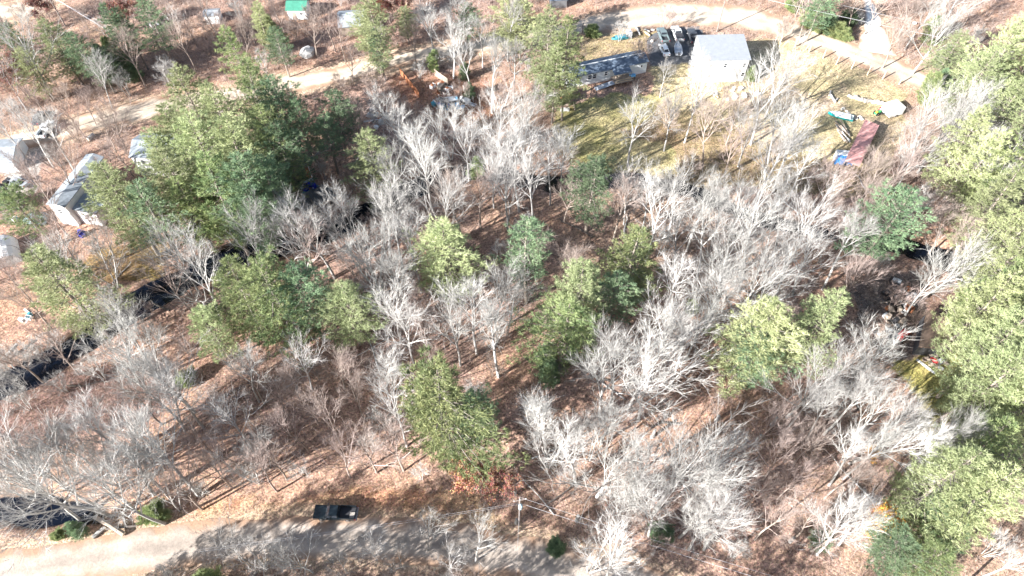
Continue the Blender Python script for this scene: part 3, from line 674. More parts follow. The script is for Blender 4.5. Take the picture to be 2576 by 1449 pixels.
# ground-level filling: saplings, brush and loose leaves
RL = [r[::4, :2] for r in ROADS.values()]
def clear(xs, ys, road=4.6):
    ok = np.ones(xs.shape, bool)
    for r, wd in zip(RL, (road, road + .6, 4.5, 5)): ok &= segdist(xs, ys, r) > wd
    for k in ('lawn', 'yard', 'drive', 'ryard', 'paleleft'): ok &= ~inside(xs, ys, AREA[k])
    for p in HOUSEFLAT[:6]: ok &= np.hypot(xs - p.x, ys - p.y) > 8
    ok &= gheight(xs, ys) > -.45
    return ok
N = 520
xs = rng.uniform(-140, 140, N * 3); ys = rng.uniform(20, 172, N * 3); ok = clear(xs, ys)
pts = [(x, y) for x, y, k in zip(xs, ys, ok) if k and -60 < P((x, y, 2))[0] < 2640]
sel = []
for x, y in pts:
    if all((x - a) ** 2 + (y - b) ** 2 > 16 for a, b in sel): sel.append((x, y))
for x, y in sel[:298]:
    k = rnd.randrange(3); s = rnd.uniform(.55, 1.1)
    pu, pv = P((x, y, 2))
    if 770 < pu < 930 and 1190 < pv < 1345: continue
    o = place('sapling', SAPL[k], (x, y), rnd.uniform(0, 6.28), s * 1.1, sz=s)
    auto(o, ('small' if s < .85 else 'knee bent' if False else 'low') + (' pale' if k == 1 else ' brownish') + ' leafless sapling', 'sapling', 'saplings under the trees', 3)

def brush(name, n, col_m, lo, hi, region=None, per=13, wd=.014, seed=5):
    g = np.random.default_rng(seed); v = []; k = 0
    x = g.uniform(-150, 150, n * 6); y = g.uniform(18, 180, n * 6)
    ok = clear(x, y, 3.9)
    if region is not None: ok &= inside(x, y, AREA[region])
    else: ok &= (fbm(x, y, 8, 131) + .25 * g.standard_normal(n * 6) > -.05)
    x = x[ok][:n]; y = y[ok][:n]; z = gheight(x, y); n = len(x)
    X0 = np.repeat(np.stack([x, y, z - .05], 1), per, 0); m = len(X0)
    X0[:, :2] += g.normal(0, .22, (m, 2))
    az = g.uniform(0, 6.283, m); el = g.uniform(.35, 1.45, m); L = g.uniform(lo, hi, m) * np.repeat(g.uniform(.6, 1.2, n), per)
    d = np.stack([np.cos(az) * np.cos(el), np.sin(az) * np.cos(el), np.sin(el)], 1)
    X1 = X0 + d * L[:, None]; s = np.cross(d, g.standard_normal((m, 3))); s /= np.linalg.norm(s, axis=1)[:, None]; s *= wd
    V = np.stack([X0 - s, X0 + s, X1], 1).reshape(-1, 3)
    me = bpy.data.meshes.new(name); me.vertices.add(len(V)); me.vertices.foreach_set('co', V.ravel()); me.loops.add(m * 3); me.loops.foreach_set('vertex_index', np.arange(m * 3)); me.polygons.add(m); me.polygons.foreach_set('loop_start', np.arange(0, m * 3, 3)); me.update(calc_edges=True)
    me.materials.append(col_m); o = link(name, me); o['kind'] = 'stuff'; return o
M_brush4 = mat('pink_brush', (.42, .33, .29), .9); M_brush = mat('brush_twigs', (.42, .33, .29), .9); M_brush2 = mat('dark_brush', (.17, .115, .10), .9); M_brush3 = mat('dry_grass', (.50, .37, .20), .9)
o = brush('undergrowth', 19000, M_brush, .6, 2.0); tag(o, 'brown leafless undergrowth between the trees', 'undergrowth')
o = brush('thicket', 3600, M_brush2, .8, 2.0, 'thicket', 16, seed=6); tag(o, 'dark brown thicket beside the brook at left', 'thicket')
_l = [(G(u, v), h) for u, v, h in ((30, 925, 1.2), (75, 905, 1.0), (120, 905, 1.3), (10, 985, 1.2), (150, 880, 1.1), (60, 965, 1.3), (205, 830, 1.0), (245, 800, 1.1), (300, 770, 1.2), (340, 800, 1.0))]
for _p, _h in _l: auto(place('sapling', SAPL[1], (_p.x, _p.y), rnd.uniform(0, 6.28), _h * .9, z=-.7, sz=_h * .7), 'bushy pale leafless waterside sapling', 'sapling', 'saplings along the brook', 3)
o = brush('dry_grass', 2600, M_brush3, .3, .8, 'verge', 14, .02, seed=7); tag(o, 'tan dry grass on the verge above the road', 'grass')
o = brush('dry_grass', 1500, M_brush3, .3, .9, 'grassbank', 14, .02, seed=8); tag(o, 'tan dry grass on the bank of the brook at left', 'grass')
o = brush('undergrowth', 3200, M_brush, 1.0, 2.6, 'leftwood', 14, .016, seed=10); tag(o, 'brown brush round the houses at the left', 'undergrowth')
o = brush('undergrowth', 4200, M_brush4, 1.2, 3.0, 'topwood', 14, .018, seed=11); tag(o, 'pinkish brush filling the wood along the top', 'undergrowth')
o = brush('undergrowth', 3200, M_brush4, 1.2, 3.2, 'rightwood', 14, .018, seed=12); tag(o, 'pinkish brush between the sandy road and the pines at right', 'undergrowth')
def leaves(n, seed=9):
    g = np.random.default_rng(seed); x = g.uniform(-150, 150, n * 2); y = g.uniform(18, 180, n * 2)
    ok = clear(x, y, 3.5); x = x[ok][:n]; y = y[ok][:n]; z = gheight(x, y); n = len(x)
    C = np.stack([x, y, z + .05 + g.random(n) * .08], 1); a = g.standard_normal((n, 3)); a[:, 2] *= .5; a /= np.linalg.norm(a, axis=1)[:, None]
    b = np.cross(a, g.standard_normal((n, 3)) * [.4, .4, 1]); b /= np.linalg.norm(b, axis=1)[:, None]
    s = g.uniform(.06, .13, n)[:, None]; V = np.stack([C - a * s, C + b * s * .7, C + a * s, ], 1).reshape(-1, 3)
    me = bpy.data.meshes.new('fallen_leaves'); me.vertices.add(len(V)); me.vertices.foreach_set('co', V.ravel()); me.loops.add(n * 3); me.loops.foreach_set('vertex_index', np.arange(n * 3)); me.polygons.add(n); me.polygons.foreach_set('loop_start', np.arange(0, n * 3, 3)); me.update(calc_edges=True)
    pal = np.array([[.50, .27, .15], [.42, .22, .14], [.56, .38, .24], [.36, .17, .10]]); c = pal[g.integers(0, 4, n)] * g.uniform(.7, 1.3, (n, 1))
    at = me.color_attributes.new('Col', 'FLOAT_COLOR', 'POINT'); at.data.foreach_set('color', np.repeat(np.concatenate([c, np.ones((n, 1))], 1), 3, 0).astype(np.float32).ravel())
    me.materials.append(M_leaf); o = link('fallen_leaves', me); o['kind'] = 'stuff'; tag(o, 'loose brown leaves lying over the forest floor', 'fallen leaves')
leaves(150000)
#@@OBJECTS
# ------------------------------------------------------------------ buildings
def quadpanel(c4, inset=.1, off=.02):      # flat panel inset in a quad face, proud of it
    c4 = [Vector(c) for c in c4]; m = sum(c4, Vector()) / 4; n = (c4[1] - c4[0]).cross(c4[3] - c4[0]).normalized()
    q = [c.lerp(m, inset) + n * off for c in c4]; r = [c - n * (off + .01) for c in q]
    b = MB(); b.add(q + r, [(0, 1, 2, 3), (7, 6, 5, 4), (0, 4, 5, 1), (1, 5, 6, 2), (2, 6, 7, 3), (3, 7, 4, 0)]); return b
def window(parent, x, z, wd, h, yf=0.0, side='front', cols=2, rows=2, X1=0):
    """window on the front wall (y=yf) or on the left wall (x=X1): frame > panes"""
    fr = MB(); t = .09
    def bx(b, a, c, da, dc, out, th):
        if side == 'front': b.box((a, yf - out, c), (da, th, dc))
        else: b.box((X1 - out, a, c), (th, da, dc))
    for a, c, da, dc in [(x, z + h / 2, wd + t, t), (x, z - h / 2, wd + t, t), (x - wd / 2, z, t, h - t), (x + wd / 2, z, t, h - t)]: bx(fr, a, c, da, dc, .03, .08)
    for i in range(1, rows): bx(fr, x, z - h / 2 + h * i / rows, wd - t, .05, .03, .06)
    f = fr.build('window', M_white, parent)
    for i in range(cols):
        for j in range(rows):
            p = MB(); bx(p, x - wd / 2 + wd * (i + .5) / cols, z - h / 2 + h * (j + .5) / rows, wd / cols - .07, h / rows - .07, .015, .03); p.build('pane', M_glass, f)
def house(name, fl, fr, depth, H, ridge, rm, wm, label, cat, gable='x', rpos=.5, oh=.35, Z0=0.0):
    """fl, fr: front bottom corners (ground); local x along the front, y into the depth"""
    W = (fr - fl).length; root = empty(name, (fl.x, fl.y, Z0), hd(fl, fr), label, cat)
    wl = MB()
    if gable == 'x':      # ridge parallel to the front
        wl.add([(0, 0, -.2), (0, depth, -.2), (0, depth, H), (0, depth * rpos, H + ridge), (0, 0, H)] + [(W, 0, -.2), (W, depth, -.2), (W, depth, H), (W, depth * rpos, H + ridge), (W, 0, H)],
               [(0, 4, 3, 2, 1), (5, 6, 7, 8, 9), (0, 5, 9, 4), (1, 2, 7, 6)])
        yr = depth * rpos; s1 = ridge / yr; s2 = ridge / (depth - yr); r1 = MB(); th = .14
        for (ya, za, yb, zb) in ((-oh, H - s1 * oh, yr, H + ridge), (depth + oh, H - s2 * oh, yr, H + ridge)):
            v = []
            for x in (-oh, W + oh): v += [(x, ya, za + .02), (x, yb, zb + .02), (x, yb, zb + .02 + th), (x, ya, za + .02 + th)]
            r1.add(v, [(0, 1, 2, 3), (7, 6, 5, 4), (3, 2, 6, 7), (0, 4, 5, 1), (0, 3, 7, 4)])
    else:
        xr = W * rpos
        wl.add([(0, 0, -.2), (W, 0, -.2), (W, 0, H), (xr, 0, H + ridge), (0, 0, H)] + [(0, depth, -.2), (W, depth, -.2), (W, depth, H), (xr, depth, H + ridge), (0, depth, H)],
               [(0, 1, 2, 3, 4), (9, 8, 7, 6, 5), (0, 4, 9, 5), (1, 6, 7, 2)])
        s1 = ridge / xr; s2 = ridge / (W - xr); r1 = MB(); th = .14
        for (xa, za, xb, zb) in ((-oh, H - s1 * oh, xr, H + ridge), (W + oh, H - s2 * oh, xr, H + ridge)):
            v = []
            for y in (-oh, depth + oh): v += [(xa, y, za + .02), (xb, y, zb + .02), (xb, y, zb + .02 + th), (xa, y, za + .02 + th)]
            r1.add(v, [(0, 1, 2, 3), (7, 6, 5, 4), (3, 2, 6, 7), (0, 4, 5, 1), (0, 3, 7, 4)])
    wl.build('wall', wm, root); rf = r1.build('roof', rm, root)
    return root, rf, W
# two storey white house
fl, fr = G(1757, 207), G(1868, 204)
root, rf, W = house('white_house', fl, fr, 9.2, 5.9, 1.15, M_roof_pale, M_white, 'white two storey house with a pale roof beside the parked pickups', 'house', 'x', .86, .3)
for x, z in ((1.9, 4.4), (9.6, 4.4), (9.9, 1.9), (5.2, 4.4), (2.2, 1.9)): window(root, x, z, .8, 1.1, cols=1)
window(root, 3, 4.3, .8, 1.1, side='left', cols=1); window(root, 6.4, 4.3, .8, 1.1, side='left', cols=1)
b = MB(); b.box((-.035, 4.7, 1.05), (.07, .95, 2.1)); d = b.build('door', M_siding, root); b = MB(); b.box((-.1, 4.35, 1.05), (.08, .05, .14)); b.build('handle', M_chrome, d)
b = MB(); b.box((-.8, 4.7, .35), (1.5, 1.8, .14)); b.box((-1.3, 4.7, .12), (.4, 1.6, .16)); b.build('porch_step', M_wood, root)
b = MB(); b.box((-.5, 6.9, .45), (.9, .9, .9)); b.build('utility_box', M_concrete, root)
b = MB(); b.tube([(W * .6, 8.4, 6.6), (W * .6, 8.4, 7.5)], [.09, .09], 8); b.build('vent_pipe', M_plastic, rf)
# mobile home
fl, fr = G(1428, 223), G(1624, 182)
root, rf, W = house('mobile_home', fl, fr, 4.4, 3.0, .75, M_roof_slate, M_siding, 'long pale mobile home with a dark blue roof under the tall pines', 'mobile home', 'x', .5, .25)
b = MB(); b.box((W / 2, 2.2, 3.94), (W + .4, .22, .07)); b.build('ridge_cap', M_white, rf)
sk = MB(); sk.box((W / 2, -.02, .28), (W + .04, .06, .56)); sk.build('skirting', M_white, root)
window(root, W * .30 - .6, 1.95, .95, 1.15, cols=1); window(root, W * .30 + .6, 1.95, .95, 1.15, cols=1); window(root, W * .475, 2.0, .85, 1.1, cols=1); window(root, W * .93, 2.05, .5, .6, cols=1, rows=1); window(root, W * .12, 2.0, .85, 1.1, cols=1)
window(root, 1.3, 1.9, .8, 1.0, side='left', cols=1)
b = MB(); v = [(W * .54, -.02, 2.92), (W * .76, -.02, 2.92), (W * .76, -1.9, 2.5), (W * .54, -1.9, 2.5)]; b.add(v + [(x, y, z + .1) for x, y, z in v], [(3, 2, 1, 0), (4, 5, 6, 7), (0, 1, 5, 4), (1, 2, 6, 5), (2, 3, 7, 6), (3, 0, 4, 7)]); b.build('porch_roof', M_roof_slate, root)
for x in (.545, .755): b = MB(); b.box((W * x, -1.8, 1.25), (.1, .1, 2.5)); b.build('porch_post', M_wood, root)
dk = MB(); dk.box((W * .65, -1.5, .85), (W * .23, 2.9, .1)); dk = dk.build('deck', M_wood, root)
b = MB()
for x in (.54, .62, .70, .76): b.box((W * x, -2.85, .42), (.1, .1, .84))
b.build('deck_posts', M_wood, dk)['kind'] = 'stuff'
for z in (1.2, 1.75): b = MB(); b.box((W * .65, -2.93, z), (W * .23, .06, .12)); b.build('railing', M_newwood, dk)
b = MB(); v = [(W * .53, -2.9, .9), (W * .53, -1.5, .9), (W * .30, -1.5, .12), (W * .30, -2.9, .12)]; b.add(v + [(x, y, z - .09) for x, y, z in v], [(0, 1, 2, 3), (7, 6, 5, 4), (0, 4, 5, 1), (1, 5, 6, 2), (2, 6, 7, 3), (3, 7, 4, 0)]); b.build('ramp', M_alu, root)
tk = empty('oil_tank', fl.lerp(fr, .80) + Vector((.25, -1.2, 0)), hd(fl, fr), 'light blue tank standing against the front wall of the mobile home', 'tank')
b = MB(); b.tube([(-.7, 0, .85), (-.65, 0, .85), (.65, 0, .85), (.7, 0, .85)], [.3, .45, .45, .3], 12); b.build('drum', M_lightblue, tk, smooth=False)
for x in (-.5, .5): b = MB(); b.box((x, 0, .22), (.08, .5, .44)); b.build('leg', M_plastic, tk)
# shed below the left end of the mobile home
fl, fr = G(1409, 268), G(1432, 265)
root, rf, W = house('garden_shed', fl, fr, 3.4, 2.3, .35, M_rust, M_wood, 'small shed with a rusty red roof below the left end of the mobile home', 'shed', 'x', .92, .15)
c = G(1385, 262); root = empty('carport', c, .1, 'faded tan canopy on posts left of the rusty roofed shed', 'canopy')
b = MB(); b.box((0, 0, 2.5), (3.0, 5.4, .07), rx=.06); b.build('canopy', M_canvas, root)
for x in (-1.4, 1.4):
    for y in (-2.5, 2.5): b = MB(); b.box((x, y, 1.2), (.08, .08, 2.4)); b.build('post', M_wood, root)
# left houses
fl, fr = G(160, 563), G(200, 569)
root, rf, W = house('side_house', fl, fr, 13.5, 5.6, .5, M_roof_grey, M_white, 'long white two storey house with a grey roof, partly under the wide yellow green pine', 'house', 'y', .5, .25)
window(root, 1.6, 3.9, .8, 1.1, cols=1); window(root, 2.4, 3.9, .8, 1.1, side='left', cols=1); window(root, 7, 3.9, .8, 1.1, side='left', cols=1); window(root, 10.5, 3.9, .8, 1.1, side='left', cols=1)
b = MB(); b.box((W + 2.6, 3.2, 1.75), (4.4, 4.6, 3.9)); b.build('annex_wall', M_white, root); b = MB(); b.box((W + 2.65, 3.2, 3.86), (4.8, 5.0, .16), ry=.1); b.build('annex_roof', M_roof_grey, root)
fl = G(357, 441); fr = fl + Vector((9, -.3, 0))
root, rf, W = house('white_house', fl, fr, 6.8, 5.2, 1.3, M_roof_grey, M_white, 'white house mostly hidden behind the big evergreen grove, only its left end showing', 'house', 'x', .5, .3)
window(root, 2.0, 3.8, .8, 1.1, cols=1); window(root, 2.2, 1.6, .8, 1.1, cols=1)
fl = G(-70, 440); fr = G(48, 430)
root, rf, W = house('low_house', fl, fr, 7, 2.6, .9, M_roof_grey, M_siding, 'low building with a bluish grey roof cut by the left edge', 'building', 'x', .5, .3)
fl = G(860, 92); fr = G(918, 88)
root, rf, W = house('cottage', fl, fr, 6.5, 2.8, 1.5, M_roof_grey, M_wood, 'small cottage with a weathered grey roof behind trees at the top', 'house', 'x', .5, .4)
fl = G(728, 50); fr = G(775, 50)
root, rf, W = house('green_shed', fl, fr, 4.4, 2.8, 1.0, M_roof_green, M_white, 'white shed with a bright green roof at the top edge', 'shed', 'x', .5, .3)
b = MB(); b.box((1.6, -.03, 1.0), (1.0, .05, 2.0)); d = b.build('door', M_wood, root); window(root, 3.4, 1.7, .6, .7, cols=1, rows=1)
b = MB(); b.box((1.95, -.1, 1.0), (.05, .08, .12)); b.build('handle', M_plastic, d)
fl = G(520, 62); fr = G(556, 60)
root, rf, W = house('small_shed', fl, fr, 3, 2.3, .5, M_roof_pale, M_white, 'tiny white shed among pinkish bare trees near the top edge', 'shed', 'x', .5, .15)
fl = G(1385, 22); fr = G(1425, 20)
root, rf, W = house('dark_shed', fl, fr, 4, 2.4, .8, M_roof_slate, M_greyboard, 'dark roofed shed behind the tall pines at the top edge', 'shed', 'x', .5, .25)
# long red roof (open sided lean-to)
a, b_, c, d = [G(u, v, 2.3) for u, v in ((2133, 408), (2154, 415), (2210, 313), (2178, 303))]
mid = (a + b_ + c + d) / 4; ang = hd((a + b_) / 2, (c + d) / 2); Lr = ((c + d) / 2 - (a + b_) / 2).length
root = empty('long_shed', (mid.x, mid.y, 0), ang, 'long low shed with a faded red flat roof in the right hand yard', 'shed')
b = MB(); b.box((0, 0, 2.3), (Lr, 3.1, .1), rx=.05); b.build('roof', M_roof_red, root)
for k in range(6): b = MB(); b.box((-Lr / 2 + .3 + (Lr - .6) * k / 5, 0, 2.385), (.12, 3.12, .05), rx=.05); b.build('batten', M_roof_red, root)
for x in (-Lr / 2 + .3, 0, Lr / 2 - .3):
    for y in (-1.4, 1.4): b = MB(); b.box((x, y, 1.1), (.12, .12, 2.2)); b.build('post', M_wood, root)
b = MB(); b.box((0, 1.42, 1.2), (Lr - .4, .05, 1.9)); b.build('back_wall', M_wood, root)
# rusty brown roofed shack, lower right
q = [G(u, v, 2.8) for u, v in ((2311, 872), (2374, 878), (2407, 809), (2329, 785))]
cx = sum(q, Vector()) / 4; root = empty('shack', (cx.x, cx.y, 0), 0, 'shack with a rust stained low brown roof in the junk yard at right', 'shack')
v = [(p.x - cx.x, p.y - cx.y, 2.8 + .25 * (i in (2, 3))) for i, p in enumerate(q)]
b = MB(); b.add(v + [(x, y, z - .14) for x, y, z in v], [(0, 1, 2, 3), (7, 6, 5, 4), (0, 4, 5, 1), (1, 5, 6, 2), (2, 6, 7, 3), (3, 7, 4, 0)]); b.build('roof', M_roof_brown, root)
w2 = [(x * .94, y * .94) for x, y, z in v]; b = MB(); b.add([(x, y, -.2) for x, y in w2] + [(x, y, 2.6) for x, y in w2], [(0, 1, 5, 4), (1, 2, 6, 5), (2, 3, 7, 6), (3, 0, 4, 7)]); b.build('wall', M_greyboard, root)

# ------------------------------------------------------------------ vehicles
def arch_side(L, z0, z1, wx, r, x0=None, x1=None):
    x0 = -L / 2 if x0 is None else x0; x1 = L / 2 if x1 is None else x1
    pts = [(x0, z1), (x0, z0)]
    for cx_ in wx:
        for k in range(7): a = math.pi - math.pi * k / 6; pts.append((cx_ + r * math.cos(a), max(z0, .36 + r * math.sin(a)) if 0 < k < 6 else z0))
    return pts + [(x1, z0), (x1, z1)]
def wheel(parent, x, y, r=.37, wd=.26):
    t = MB(); t.tube([(x, y - wd / 2, r), (x, y + wd / 2, r)], [r, r], 16); o = t.build('wheel', M_tyre, parent)
    s = 1 if y > 0 else -1; m = MB(); m.tube([(x, y + s * (wd / 2 - .02), r), (x, y + s * (wd / 2 + .015), r)], [r * .62, r * .55], 12); m.build('rim', M_chrome, o)
def cabin(parent, xb0, xb1, xt0, xt1, yb, yt, z0, z1, m, roofname='cab'):
    B = [(xb0, -yb, z0), (xb1, -yb, z0), (xb1, yb, z0), (xb0, yb, z0)]; T = [(xt0, -yt, z1), (xt1, -yt, z1), (xt1, yt, z1), (xt0, yt, z1)]
    b = MB(); b.add(B + T, [(4, 5, 6, 7), (0, 1, 5, 4), (1, 2, 6, 5), (2, 3, 7, 6), (3, 0, 4, 7)]); b.build(roofname, m, parent)
    quadpanel([B[1], B[2], T[2], T[1]], .14, .015).build('windshield', M_glass, parent)
    quadpanel([B[3], B[0], T[0], T[3]], .16, .015).build('rear_window', M_glass, parent)
    for s, (i, j) in ((-1, (0, 1)), (1, (2, 3))):
        for k in range(2):
            A = [Vector(B[i]).lerp(Vector(B[j]), .5 * k), Vector(B[i]).lerp(Vector(B[j]), .5 * k + .5), Vector(T[i]).lerp(Vector(T[j]), .5 * k + .5), Vector(T[i]).lerp(Vector(T[j]), .5 * k)]
            quadpanel(A, .14, .012).build('side_window', M_glass, parent)
def pickup(pos, ang, paint, label, L=5.7, W=1.95, bed='open', lift=.0, crew=True):
    root = empty('pickup_truck', pos, ang, label, 'pickup truck', 'parked pickup trucks'); h = W / 2; wx = (-L * .31, L * .33)
    b = MB()
    cx0 = -L * (.10 if crew else .02)
    for s in (-1, 1): b.prism(arch_side(L, .42, 1.02, wx, .46), s * h - (.1 if s > 0 else 0), s * h + (0 if s > 0 else .1))
    b.box((L * .335, 0, .86), (L * .33, W - .22, .4))                      # engine bay
    b.add([(L * .17, -h + .06, 1.02), (L * .17, h - .06, 1.02), (L * .17, h - .12, 1.2), (L * .17, -h + .12, 1.2), (L * .49, -h + .1, 1.0), (L * .49, h - .1, 1.0), (L * .47, h - .2, 1.08), (L * .47, -h + .2, 1.08)], [(0, 1, 2, 3), (7, 6, 5, 4), (2, 6, 7, 3), (1, 5, 6, 2), (3, 7, 4, 0)])
    b.box(((cx0 + L * .2) / 2, 0, .82), (L * .2 - cx0, W - .08, .80))     # doors block
    b.build('body', paint, root)
    cabin(root, cx0 + .02, L * .215, cx0 + .12, L * .11, h - .07, h - .24, 1.22, 1.82 + lift, paint)
    bl = MB(); x0, x1 = -L / 2 + .08, cx0 - .05
    bl.box(((x0 + x1) / 2, 0, .72), (x1 - x0, W - .3, .08)); bl.build('bed_floor', M_plastic, root)
    bw = MB()
    for s in (-1, 1): bw.box(((x0 + x1) / 2, s * (h - .07), 1.14), (x1 - x0, .13, .24))
    bw.box((x1, 0, 1.0), (.08, W - .28, .5)); bw.build('bed_wall', paint, root)
    if bed == 'cover': c = MB(); c.box(((x0 + x1) / 2, 0, 1.27), (x1 - x0, W - .1, .04)); c.build('bed_cover', M_plastic, root)
    t = MB(); t.box((-L / 2 + .03, 0, .98), (.08, W - .12, .54)); t = t.build('tailgate', paint, root); g = MB(); g.box((-L / 2 - .025, 0, 1.08), (.03, .3, .07)); g.build('handle', M_chrome, t)
    for x, nm in ((L / 2 + .04, 'front_bumper'), (-L / 2 - .09, 'rear_bumper')): c = MB(); c.box((x, 0, .52), (.16, W - .08, .2)); c.build(nm, M_chrome, root)
    g = MB(); g.box((L / 2 - .0, 0, .82), (.05, W * .55, .26)); g.build('grille', M_plastic, root)
    for s in (-1, 1):
        c = MB(); c.box((L / 2 - .01, s * (h - .22), .86), (.07, .3, .2)); c.build('headlight', M_lens, root)
        c = MB(); c.box((-L / 2 + .04, s * (h - .03), .98), (.14, .1, .34)); c.build('taillight', M_redlens, root)
        c = MB(); c.box((L * .19, s * (h + .12), 1.25), (.12, .2, .18)); c.build('mirror', M_plastic, root)
        for x in wx: wheel(root, x, s * (h - .12))
    return root
def car(pos, ang, paint, label, L=4.5, W=1.75, Hh=1.42, long_roof=False, cat='car'):
    root = empty('parked_car', pos, ang, label, cat); h = W / 2; wx = (-L * .29, L * .31)
    b = MB()
    for s in (-1, 1): b.prism(arch_side(L * .98, .3, .82, wx, .37), s * h - (.1 if s > 0 else 0), s * h + (0 if s > 0 else .1))
    b.add([(-L / 2, -h + .12, .4), (-L / 2, h - .12, .4), (-L / 2 + .1, h - .15, .84), (-L / 2 + .1, -h + .15, .84)] , [(0, 3, 2, 1)])
    b.prism([(-L / 2, .4), (L / 2, .4), (L / 2 - .03, .66), (L * .42, .76), (L * .2, .9), (-L * .32, .93), (-L / 2 + .08, .86)], -h + .09, h - .09)
    b.build('body', paint, root)
    cabin(root, -L * (.46 if long_roof else .36), L * .2, -L * (.40 if long_roof else .22), L * .06, h - .12, h - .3, .9, Hh, paint)
    for x, nm in ((L / 2 + .01, 'front_bumper'), (-L / 2 - .02, 'rear_bumper')): c = MB(); c.box((x, 0, .45), (.12, W - .12, .2)); c.build(nm, paint, root)
    for s in (-1, 1):
        c = MB(); c.box((L / 2 - .04, s * (h - .25), .66), (.08, .32, .12)); c.build('headlight', M_lens, root)
        c = MB(); c.box((-L / 2 + .02, s * (h - .25), .72), (.08, .3, .14)); c.build('taillight', M_redlens, root)
        c = MB(); c.box((L * .17, s * (h + .06), .95), (.1, .16, .12)); c.build('mirror', paint, root)
        for x in wx: wheel(root, x, s * (h - .1), .32, .2)
    return root
def along(r_, f_, *a, **k):      # rear point, front point on the ground
    r_, f_ = G(*r_), G(*f_); m = (r_ + f_) / 2; return (m, hd(r_, f_))
m, a = along((892, 1303), (800, 1300)); tr = pickup((m.x, m.y + .4, .1), a, M_black, 'black pickup truck parked at the edge of the road with a long shadow behind', 6.1, 2.0)
b = MB(); b.box((-2.5, .35, .80), (.7, .95, .05)); o = b.build('cardboard_sheet', M_stone); o.matrix_world = tr.matrix_basis @ Matrix.Translation((0, 0, .02)); tag(o, 'pale flat sheet lying at the tail of the black pickup bed', 'sheet')
m, a = along((1673, 112), (1660, 80)); pickup((m.x, m.y, .08), a, M_greencar, 'grey green pickup with an open bed, leftmost of the three by the white house')
m, a = along((1709, 108), (1696, 76)); pickup((m.x, m.y, .08), a, M_silver, 'silver pickup with a covered bed, middle one of the three by the white house', 5.9, 2.02, 'cover')
m, a = along((1748, 116), (1735, 82)); pickup((m.x, m.y, .08), a, M_darkcar, 'charcoal pickup with a dark bed, parked nearest the white house')
m, a = along((1676, 143), (1665, 119)); car((m.x, m.y, .06), a, M_whitecar, 'white sedan parked below the grey green pickup beside the open boat')
m, a = along((113, 343), (131, 319)); pickup((m.x, m.y, .05), a, M_whitecar, 'white pickup parked in leaves among bare trees at the left', 5.4)
m, a = along((97, 310), (106, 294)); car((m.x, m.y, .05), a, M_darkcar, 'dark car in shade just above the white pickup at left')
m, a = along((400, 76), (386, 66)); car((m.x, m.y, .1), a, M_silver, 'grey car half hidden in the wood near the top left', 4.4, 1.75, 1.45, True)
m, a = along((2400, 1078), (2432, 1056)); car((m.x, m.y, .1), a, M_whitecar, 'white car under pines at the lower right edge', 4.4, 1.75, 1.5, True)
m, a = along((70, 470), (35, 455)); car((m.x, m.y, .1), a, M_silver, 'silver car by the bluish roof at the left edge')

# boats
def boat(pos, ang, L, W, m_hull, m_in, label, cover=None, trailer=True):
    root = empty('boat', pos, ang, label, 'boat'); z0 = .55 if trailer else .1; n = 8
    def ring(k, z, s, zi=0): 
        out = []
        for i in range(n + 1): t = i / n; x = -L / 2 + L * t; out.append((x, W / 2 * s * (1 - max(0, (t - .45) / .55) ** 2.1), z + .22 * t * t))
        return [(x, -y, z) for x, y, z in out] + [(x, y, z) for x, y, z in reversed(out[:-1])]
    A = ring(0, z0, .62); B = ring(0, z0 + .62, 1); C_ = ring(0, z0 + .62, .88); D = ring(0, z0 + .22, .72); N = len(A)
    hb = MB(); hb.add(A + B + C_ + D, [tuple(range(N))] + [(i, (i + 1) % N, N + (i + 1) % N, N + i) for i in range(N)] + [(N + i, N + (i + 1) % N, 2 * N + (i + 1) % N, 2 * N + i) for i in range(N)]); hull = hb.build('hull', m_hull, root)
    fb = MB(); fb.add(C_ + D, [(i, (i + 1) % N, N + (i + 1) % N, N + i) for i in range(N)] + [tuple(N + i for i in range(N))]); fb.build('inside', m_in, root)
    for x in (-.28, -.05, .18): b = MB(); b.box((x * L, 0, z0 + .48), (.28, W * .8 * (1 if x < .1 else .86), .05)); b.build('seat', M_alu, root)
    if cover: b = MB(); b.box((-.08 * L, 0, z0 + .72), (L * .62, W * .9, .1)); b.build('cover', cover, root)
    b = MB(); b.box((-L / 2 - .15, 0, z0 + .7), (.3, .35, .5)); b.box((-L / 2 - .2, 0, z0 + .2), (.14, .14, .7)); b.build('outboard_motor', M_plastic, root)
    if trailer:
        t = empty('boat_trailer', pos, ang, 'trailer carrying the ' + label.split(',')[0].split(' on ')[0], 'trailer')
        for s in (-1, 1):
            b = MB(); b.box((0, s * .5, .48), (L * .9, .08, .08)); b.build('frame_rail', M_chrome, t); wheel(t, -.1 * L, s * (W / 2 + .0), .28, .18)
        b = MB(); b.box((L * .62, 0, .48), (L * .35, .08, .08)); b.build('tongue', M_chrome, t)
    return root
m, a = along((1705, 145), (1702, 116)); boat((m.x, m.y, .05), a, 4.9, 1.9, M_alu, M_alu, 'open aluminium boat on a trailer, beside the white sedan')
m, a = along((2141, 303), (2083, 290)); boat((m.x, m.y, .05), a, 5.4, 2.0, M_teal, M_white, 'teal and white boat lying in the right hand yard', M_white, False)
m, a = along((1578, 97), (1538, 103)); boat((m.x, m.y, .05), a, 4.2, 1.5, M_tealtarp, M_tealtarp, 'teal tarp covered boat in the grass above the mobile home', M_tealtarp, False)
c = G(1582, 93); o = empty('old_fridge', c, .25, 'white appliance at the right end of the tarp covered boat', 'appliance')
